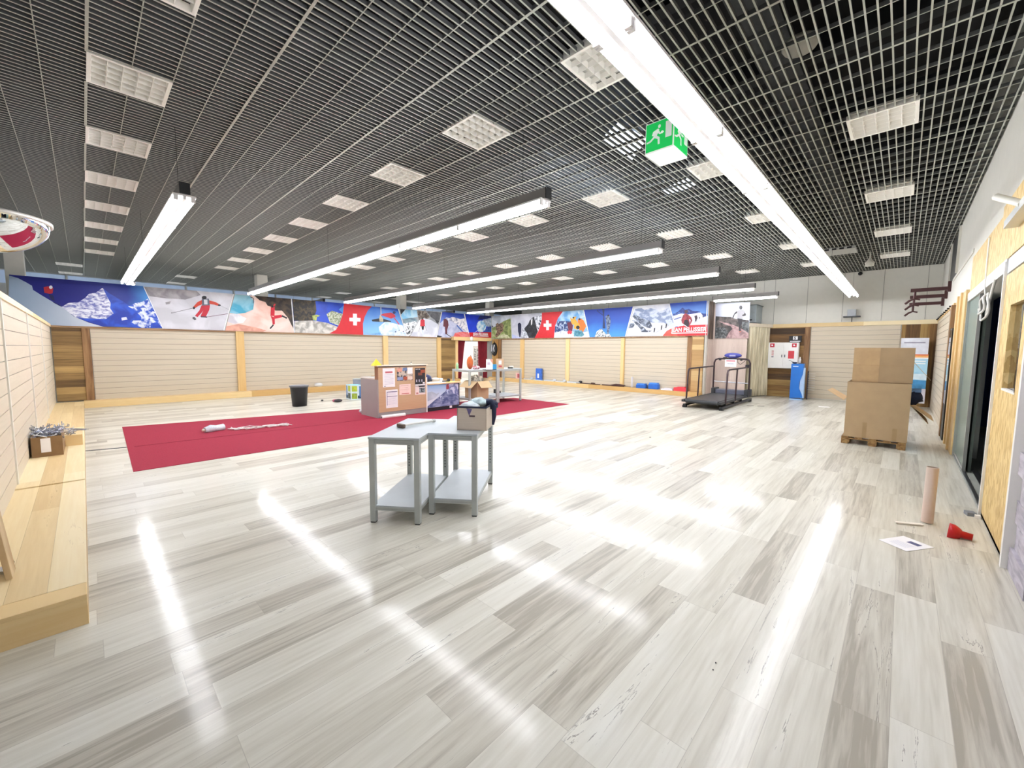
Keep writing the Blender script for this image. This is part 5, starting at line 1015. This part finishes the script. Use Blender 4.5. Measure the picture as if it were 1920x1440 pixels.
t2 = thing('paper_notice', 'white notice with red heading hanging on the treadmill frame', 'notice', (x1-.4, 4.25, 1.25)); MB().box((x1-.386, 4.0, 1.15), (x1-.382, 4.35, 1.4), PAPER).build('sheet', t2); MB().box((x1-.388, 4.04, 1.33), (x1-.386, 4.31, 1.37), M('d4707c', .6)).build('heading', t2); MB().box((x1-.388, 4.08, 1.24), (x1-.386, 4.27, 1.27), M('b9bcc8', .6)).build('text_line', t2)
for px, py in ((1401, 761), (1421, 762)): 
    q = PZ(px, py); item('black_scrap', BLACK, 'small black rubber scrap on the floor %s the treadmill' % ('close to' if px < 1410 else 'farther right of'), 'scrap', lambda b: b.obox(q+Vector((0, 0, .001)), rr*.2, ff*.03, Vector((0, 0, .006)), BLACK))
# ---- blue display stand
q = PZ(1491, 746); BLU = M('1c6fc8', .35, 0., .06, 3.); q = Vector((17.1, 2.62, 0)); X_ = q.x; t = thing('display_stand', 'tall blue display stand with curved edge before the fire cabinet', 'display stand', q)
def sx(px, py): return PX(px, py, X_)
out = [(1480, 746), (1484, 682), (1507, 682), (1507, 690), (1505, 702), (1499, 716), (1498, 728), (1503, 740), (1504, 746)]
MB().prism([sx(*p) for p in out], Vector((.3, 0, 0)), BLU).build('body', t, .004)
MB().prism([sx(*p)+Vector((.02, 0, 0)) for p in [(1505, 690), (1509, 690), (1506, 747), (1500, 747), (1498, 730), (1500, 714)]], Vector((.2, 0, 0)), M('a9c4e6', .3)).build('side_band', t)
a, c = sx(1487, 686), sx(1497, 688); MB().box((X_-.006, c.y, c.z), (X_, a.y, a.z), M('c8dcf4', .4)).build('logo_bar', t)
MB().box((X_-.02, sx(1504, 747).y, 0), (X_+.32, sx(1480, 747).y, .03), M('9cc4ec', .4)).build('foot', t)
q = sx(1498, 681); item('spray_bottle', WHITE, 'white bottle standing on top of the blue display stand', 'bottle', lambda b: b.lathe([(.001, 0), (.035, 0), (.035, .14), (.015, .17), (.015, .21), (.001, .21)], q+Vector((.15, 0, 0)), WHITE, 12))
q = sx(1489, 682); item('clip_pad', BLACK, 'dark clip and pen on top of the blue display stand', 'clip', lambda b: (b.blob(q+Vector((.1, 0, .03)), (.06, .08, .03), NV), b.bar(q+Vector((.1, .02, .05)), q+Vector((.1, .18, .12)), .012, .012, D)))
t = thing('hook_rack', 'slim rack post with small white hooks beside the blue stand', 'rack', (17.5, 2.35, 0)); MB().box((17.5, 2.36, 0), (17.54, 2.4, 1.0), M('5a5458', .4, .4)).build('post', t)
for k in range(8): MB().bar((17.52, 2.38, .35+k*.08), (17.3, 2.15, .36+k*.08), .012, .012, WHITE).build('hook', t)
# ---- leaflet boards in the right corner
def board(name, lab, px0, py0, px1, py1, X_, m, extra=(), tilt=0, cat='board'):
    a, c = PX(px0, py0, X_), PX(px1, py1, X_); b = MB(); b.box((X_, c.y, max(0, c.z)), (X_+.02, a.y, a.z), m)
    for (r0, r1, s0, s1_, mm) in extra: b.box((X_-.002, a.y+(c.y-a.y)*r0, a.z+(c.z-a.z)*s0), (X_, a.y+(c.y-a.y)*r1, a.z+(c.z-a.z)*s1_), mm)
    o = b.build(name); return tag(o, lab, cat)
board('white_board', 'white board with a thin grey line on the corner planks', 1690, 634, 1732, 748, 17.6, M('e6e8f2', .5), [(.12, .88, .07, .085, M('9a98ac', .6))])
board('leaflet_board', 'tall panel with orange top and blue picture in the right corner', 1700, 664, 1733, 752, 16.6, pm('4aa4d0', 'a9d6ea', 2.), [(.0, 1, 0, .03, M('e4784c', .6)), (0, 1, .03, .07, M('eeb06a', .6)), (.0, 1, .07, .1, PAPER), (.1, .9, .14, .16, PAPER), (.1, .9, .19, .21, PAPER), (0, 1, .42, .55, M('d4e6f0', .6)), (0.2, 1, .56, .9, M('3c84b4', .6, 0., .3, 6.))])
board('grey_board', 'small pale boards leaning low in the right corner', 1702, 728, 1733, 757, 16.2, M('c4c2cc', .5), [(.6, .68, 0, 1, NV)])
# ---- pallet and big boxes
WP = mix2('7c5a34', 'a88654', 3., (.6, 6, 6), .8, .35, .65); px0, px1, py0, py1 = 9.68, 10.85, -.125, .745
t = thing('wooden_pallet', 'wooden pallet under the two large cardboard boxes', 'pallet', (10.2, .31, 0))
for k in range(5): y = py0+k*(py1-py0-.1)/4; MB().box((px0, y, .108), (px1, y+.1, .13), WP).build('deck_board', t)
for x in (px0, (px0+px1)/2-.05, px1-.1):
    MB().box((x, py0, .088), (x+.1, py1, .108), WP).build('stringer_board', t)
    for y in (py0, (py0+py1)/2-.06, py1-.12): MB().box((x, y, .02), (x+.1, y+.12, .088), WP).build('block', t)
for y in (py0, (py0+py1)/2-.05, py1-.1): MB().box((px0, y, 0), (px1, y+.1, .02), WP).build('bottom_board', t)
t = thing('large_carton', 'big cardboard box standing on the pallet, flaps sticking out', 'box', (10.2, .3, .13)); cz0, cz1 = .131, 1.145
y_l, y_r = .715, -.135
for a, c in (((9.7, y_r, cz0), (9.71, y_l, cz1)), ((10.7, y_r, cz0), (10.71, y_l, cz1)), ((9.71, y_l-.01, cz0), (10.7, y_l, cz1)), ((9.71, y_r, cz0), (10.7, y_r+.01, .78))): MB().box(a, c, CARD).build('side', t)
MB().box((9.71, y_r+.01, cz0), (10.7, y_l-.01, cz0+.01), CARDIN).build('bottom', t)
TP = M('a98d64', .35, 0., .05)
MB().box((9.697, .4, cz0), (9.7, .46, .42), TP).build('tape', t); MB().box((9.697, -.0, cz0), (9.7, .06, .36), TP).build('tape', t)
MB().obox((9.8, y_r, .78), (.85, 0, 0), (0, -.3, -.24), (0, .003, -.006), CARD2).build('flap', t)
MB().obox((9.85, y_r+.01, .8), (.8, 0, 0), (0, -.25, -.32), (0, .003, -.006), CARD).build('flap', t)
a, c = PX(1583, 749, 9.9), PX(1553, 731, 9.9); MB().obox(a+Vector((-.1, 0, 0)), Vector((.75, 0, 0)), Vector((0, c.y-a.y, c.z-a.z)), Vector((0, .003, .006)), CARD2).build('flap', t)
t = thing('large_carton', 'upper cardboard box turned upside down on top of the big box', 'box', (10.2, .25, 1.15))
MB().box((9.76, -.14, 1.15), (10.55, .66, 1.765), M('aa8f6d', .8, 0., .05, 5.)).build('body', t, .004); MB().box((9.757, .3, 1.15), (9.76, .66, 1.764), M('b99a72', .8)).build('fold_seam', t)
MB().box((9.756, -.14, 1.45), (9.7575, .66, 1.454), M('a5865c', .8)).build('crease', t)
MB().obox((9.85, -.14, 1.52), (.65, 0, 0), (0, -.22, -.3), (0, .004, -.006), CARD2).build('flap', t)
item('dark_jacket', NV, 'dark blue jacket bulging out of the side of the lower big box', 'clothing', lambda b: (b.blob((10.0, -.16, .9), (.16, .13, .13), NV, 12, 8, .15, random.Random(2)), b.box((9.9, -.26, 1.0), (10.0, -.14, 1.06), M('6d8cb4', .6))))
# ---- floor items lower right
a, c = Vector((5.73, -.275, 0)), None
t = thing('cardboard_tube', 'upright brown paper tube standing on the floor at the right', 'tube', a); d = Vector((.02, -.005, .56))
MB().tube([a+Vector((0, 0, .005)), a+d], .045, pm('c9b0a0', 'e0cfc4', 3., .4, .6, (1, 1, .4)), 24, cap=False).build('tube', t)
MB().tube([a+d, a+d*.9], .041, M('a08c80', .8), 24, cap=False).build('inner_wall', t); MB().tube([a+d*.995, a+d*1.003], [.047, .047], M('ece4da', .6), 24, cap=False).build('rim', t)
a, c = PZ(1678, 980, .006), PZ(1730, 985, .006); item('white_stick', WHITE, 'flat white plastic stick on the floor beside the paper tube', 'stick', lambda b: b.bar(a+Vector((0, 0, .006)), c+Vector((0, 0, .006)), .035, .012, M('efe8dc', .5)))
P4 = [PZ(1647, 1012, .002), PZ(1694, 1005, .002), PZ(1752, 1027, .002), PZ(1700, 1034, .002)]
b = MB(); b.prism([p+Vector((0, 0, .002)) for p in P4], (0, 0, -.002), PAPER)
def bl(s, r): return P4[0]*(1-s)*(1-r)+P4[1]*s*(1-r)+P4[2]*s*r+P4[3]*(1-s)*r+Vector((0, 0, .0025))
b.poly([bl(.62, .42), bl(.8, .42), bl(.8, .8), bl(.62, .8)][::1], M('4c4e7c', .5))
for k in range(5): b.poly([bl(.2+k*.07, .2), bl(.215+k*.07, .2), bl(.215+k*.07, .8), bl(.2+k*.07, .8)], M('c0c4dc', .6))
o = b.build('printed_sheet'); tag(o, 'white printed sheet with a dark blue block lying on the laminate floor', 'paper')
t = thing('red_funnel', 'red plastic funnel lying near the right wall', 'funnel', PZ(1790, 998)); RD = M('c2141c', .35, 0., .1)
a, c = PZ(1778, 995, .045), PZ(1824, 1008, .035)
MB().tube([a, a+(c-a)*.25, a+(c-a)*.5, a+(c-a)*.55, c], [.075, .07, .045, .033, .03], RD, 18, cap=False).build('shell', t); o_ = t.children[0]; m_ = o_.modifiers.new('s', 'SOLIDIFY'); m_.thickness = .004
MB().tube([a+(c-a)*.3, a+(c-a)*.32], .062, M('7c0c12', .5), 18).build('inside', t)
q = PZ(1832, 970); t = thing('cable_end', 'grey cable box and white plug on the floor at the chipboard edge', 'cable', q); MB().obox(q+Vector((0, .0, 0)), (.09, .02, 0), (-.02, .07, 0), (0, 0, .035), M('7f8288', .5)).build('box', t); MB().obox(q+Vector((-.05, -.02, 0)), (.05, 0, 0), (0, .04, 0), (0, 0, .03), WHITE).build('plug', t)
q = PZ(1545, 763); item('paper_scrap', PAPER, 'white paper scrap on the floor left of the pallet', 'paper', lambda b: b.prism([(q.x-.15, q.y+.1, .003), (q.x+.1, q.y+.16, .003), (q.x+.16, q.y-.1, .003), (q.x-.08, q.y-.16, .003)], (0, 0, -.002), PAPER))
for i, (px, py) in enumerate([(1342, 1244), (1337, 1257), (1219, 820)]):
    q = PZ(px, py); item('floor_debris', BLACK, ['tiny black speck on the laminate in the right foreground', 'tiny black speck just below another on the laminate', 'tiny dark crumb on the floor between tables and treadmill'][i], 'debris', lambda b: b.blob(q+Vector((0, 0, .004)), (.004 if i < 2 else .02, .004 if i < 2 else .02, .004), BLACK, 8, 4))
# ---- box of metal parts and wood block on the left platform; leaning board
b0, b1 = PZ(62, 857, .2), PZ(117, 853, .2)
t = thing('parts_box', 'small cardboard box heaped with metal hooks on the left platform', 'box', (-.42, 8.6, .2))
h = .27; x0_, x1_, y0_, y1_ = -.555, -.27, 8.3, 9.0
for a, c in (((x0_, y0_, .2), (x1_, y0_+.01, .2+h)), ((x0_, y1_-.01, .2), (x1_, y1_, .2+h)), ((x0_, y0_+.01, .2), (x0_+.01, y1_-.01, .2+h)), ((x1_-.01, y0_+.01, .2), (x1_, y1_-.01, .2+h))): MB().box(a, c, M('8b6d48', .8, 0., .08)).build('side', t)
MB().box((x0_+.01, y0_+.01, .2), (x1_-.01, y1_-.01, .36), M('777c88', .3, .8, .3, 60.)).build('filling', t)
MB().box((-.47, y0_-.002, .26), (-.38, y0_, .45), PAPER).build('label', t)
rn = random.Random(5); ST = M('aeb4c4', .25, .9, .05)
hp = MB()
hooks0 = None
for k in range(70):
    c = Vector((rn.uniform(x0_+.02, x1_+.0), rn.uniform(y0_+.02, y1_-.04), .455+rn.uniform(0, .07))); th_, ph = rn.uniform(0, 6.28), rn.uniform(-.5, .6); d = Vector((math.cos(th_)*math.cos(ph), math.sin(th_)*math.cos(ph), math.sin(ph)))*rn.uniform(.07, .13)
    b = MB(); b.tube([c-d, c+d, c+d+Vector((0, 0, .025))], .006, ST if k % 5 else WHITE, 5); o = b.build('metal_hook'); tag(o, 'thin metal display hook in the heap on the small cardboard box', 'hook', 'heap of metal display hooks')
t = thing('wood_block', 'orange brown wooden block beside the box of metal hooks', 'block', (-.18, 9.1, .2)); MB().box((-.265, 8.95, .2), (-.085, 9.5, .36), PINE_X).build('block', t, .004)
for k in range(18):
    c = Vector((rn.uniform(-.25, -.1), rn.uniform(8.97, 9.4), .372+rn.uniform(0, .03))); th_ = rn.uniform(0, 6.28); d = Vector((math.cos(th_), math.sin(th_), .1))*rn.uniform(.06, .1)
    b = MB(); b.tube([c-d, c+d], .006, ST, 5); o = b.build('metal_hook'); tag(o, 'thin metal display hook lying on the wooden block', 'hook', 'metal hooks on the wooden block')
B_ = PZ(38, 1082, .2); tp = PX(-60, 720, -.50); d = tp-B_
LB = mix2('a88a60', 'c8b088', 2., (3, 3, 1), .6, .35, .65); n_ = Vector((0, 1, 0)); wv = d.cross(n_).normalized()*.03
b = MB(); b.obox(B_-Vector((.03, .0, -.003)), d, Vector((.0, .17, .0)), wv, LB); o = b.build('leaning_board', bevel=.003); tag(o, 'thick wooden board leaning against the left wall at the picture edge', 'board')
q = PZ(8, 1078, .2); t = thing('metal_bracket', 'small shiny metal bracket on the left platform by the leaning board', 'bracket', q); MB().obox(q+Vector((0, 0, .004)), (.04, .05, .01), (-.05, .04, 0), (0, 0, .02), M('a9acb0', .2, .9)).build('plate', t); MB().tube([q+Vector((0, .1, .03)), q+Vector((.02, .13, .03))], .02, BLACK, 10).build('knob', t)
# ---- goods on the east plinth
def gE(px, py, z=.17): q = PZ(px, py, z); return Vector((15.35, q.y*15.35/q.x if False else PX(px, py, 15.35).y, z))
q = gE(967, 702); item('pink_card_box', M('d89a9c', .6), 'small pink and red packet on the plinth behind the right far table', 'packet', lambda b: (b.obox(q, (0, -.35, 0), (.05, 0, 0), (0, 0, .3), M('e4b9b4', .6)), b.obox(q+Vector((-.003, -.12, .05)), (0, -.2, 0), (.003, 0, 0), (0, 0, .2), M('a84a50', .6))))
q = gE(1010, 712); t = thing('blue_leaflet_box', 'small blue leaflet holder on the plinth under the flag poster', 'display', q); MB().box((15.33, q.y-.18, .2), (15.42, q.y+.18, .75), M('3a6cc8', .5, 0., .25, 14.)).build('box', t); MB().box((15.3, q.y-.22, .17), (15.45, q.y+.3, .2), M('b8d4e8', .3)).build('tray', t); MB().box((15.325, q.y-.03, .28), (15.33, q.y+.06, .5), PAPER).build('white_print', t)
for i, (px, w) in enumerate([(990, .25), (1030, .3), (1050, .25), (1076, .35)]):
    q = gE(px, 712); item('clear_holder', CL, ['pale acrylic piece left of the blue leaflet holder', 'pale acrylic tray right of the blue leaflet holder', 'clear acrylic tray just left of the second pine post', 'white acrylic piece with dark end right of the second pine post'][i], 'holder', lambda b: (b.box((15.3, q.y-w, .17), (15.45, q.y+w, .21+.02*(i % 2)), CL), b.blob((15.36, q.y-w, .24), (.05, .1, .06), D if i == 3 else CL)))
for i, (px, w, lab) in enumerate([(1105, .65, 'thin dark brown ski strap lying on the plinth'), (1152, .55, 'heap of dark brown straps on the plinth before the third pine post')]):
    q = gE(px, 720); mm = M('4a2c28', .6)
    item('strap', mm, lab, 'strap', lambda b: (b.bar((15.3, q.y+w, .185), (15.36, q.y-w*.8, .185), .05, .03+.03*i, mm), b.blob((15.33, q.y-w*.3, .21), (.07, .12+.2*i, .04+.02*i), mm, 10, 6, .2)))
for i, (a_, c_) in enumerate([(1193, 1211), (1216, 1234)]):
    ya, yc = PX(a_, 722, 15.3).y, PX(c_, 722, 15.3).y
    t = thing('blue_box', ['blue box with rounded lid on the plinth, left of its twin', 'taller blue box on the plinth, right of its twin'][i], 'box', (15.36, (ya+yc)/2, .17)); MB().box((15.26, yc, .17), (15.46, ya, .31+.05*i), M('1f62c0', .4, 0., .1)).build('body', t, .015); MB().box((15.27, yc+.03, .31+.05*i), (15.45, ya-.03, .36+.06*i), M('3f86dc', .35)).build('lid', t, .01)
ya = PX(1185, 715, 15.35).y; item('white_upright_card', PAPER, 'thin white card standing on the plinth left of the blue boxes', 'card', lambda b: b.box((15.3, ya, .17), (15.45, ya+.02, .6), PAPER))
for i, (a_, c_, mm, lab, hh) in enumerate([(1240, 1262, M('e8e4ee', .4), 'flat white packets right of the blue boxes on the plinth', .05), (1264, 1287, M('e23c48', .5), 'flat red box on the plinth behind the treadmill handrail', .13)]):
    ya, yc = PX(a_, 725, 15.3).y, PX(c_, 725, 15.3).y; item('flat_box', mm, lab, 'box', lambda b: (b.box((15.25, yc, .17), (15.46, ya, .17+hh), mm), b.box((15.27, yc+.05, .17+hh), (15.44, ya-.12, .2+hh), mm)), .006)

for o in list(COL.objects):
    if o.name in ('reception_counter', 'desk', 'work_table.002', 'work_table.003'): o.location.z += .007
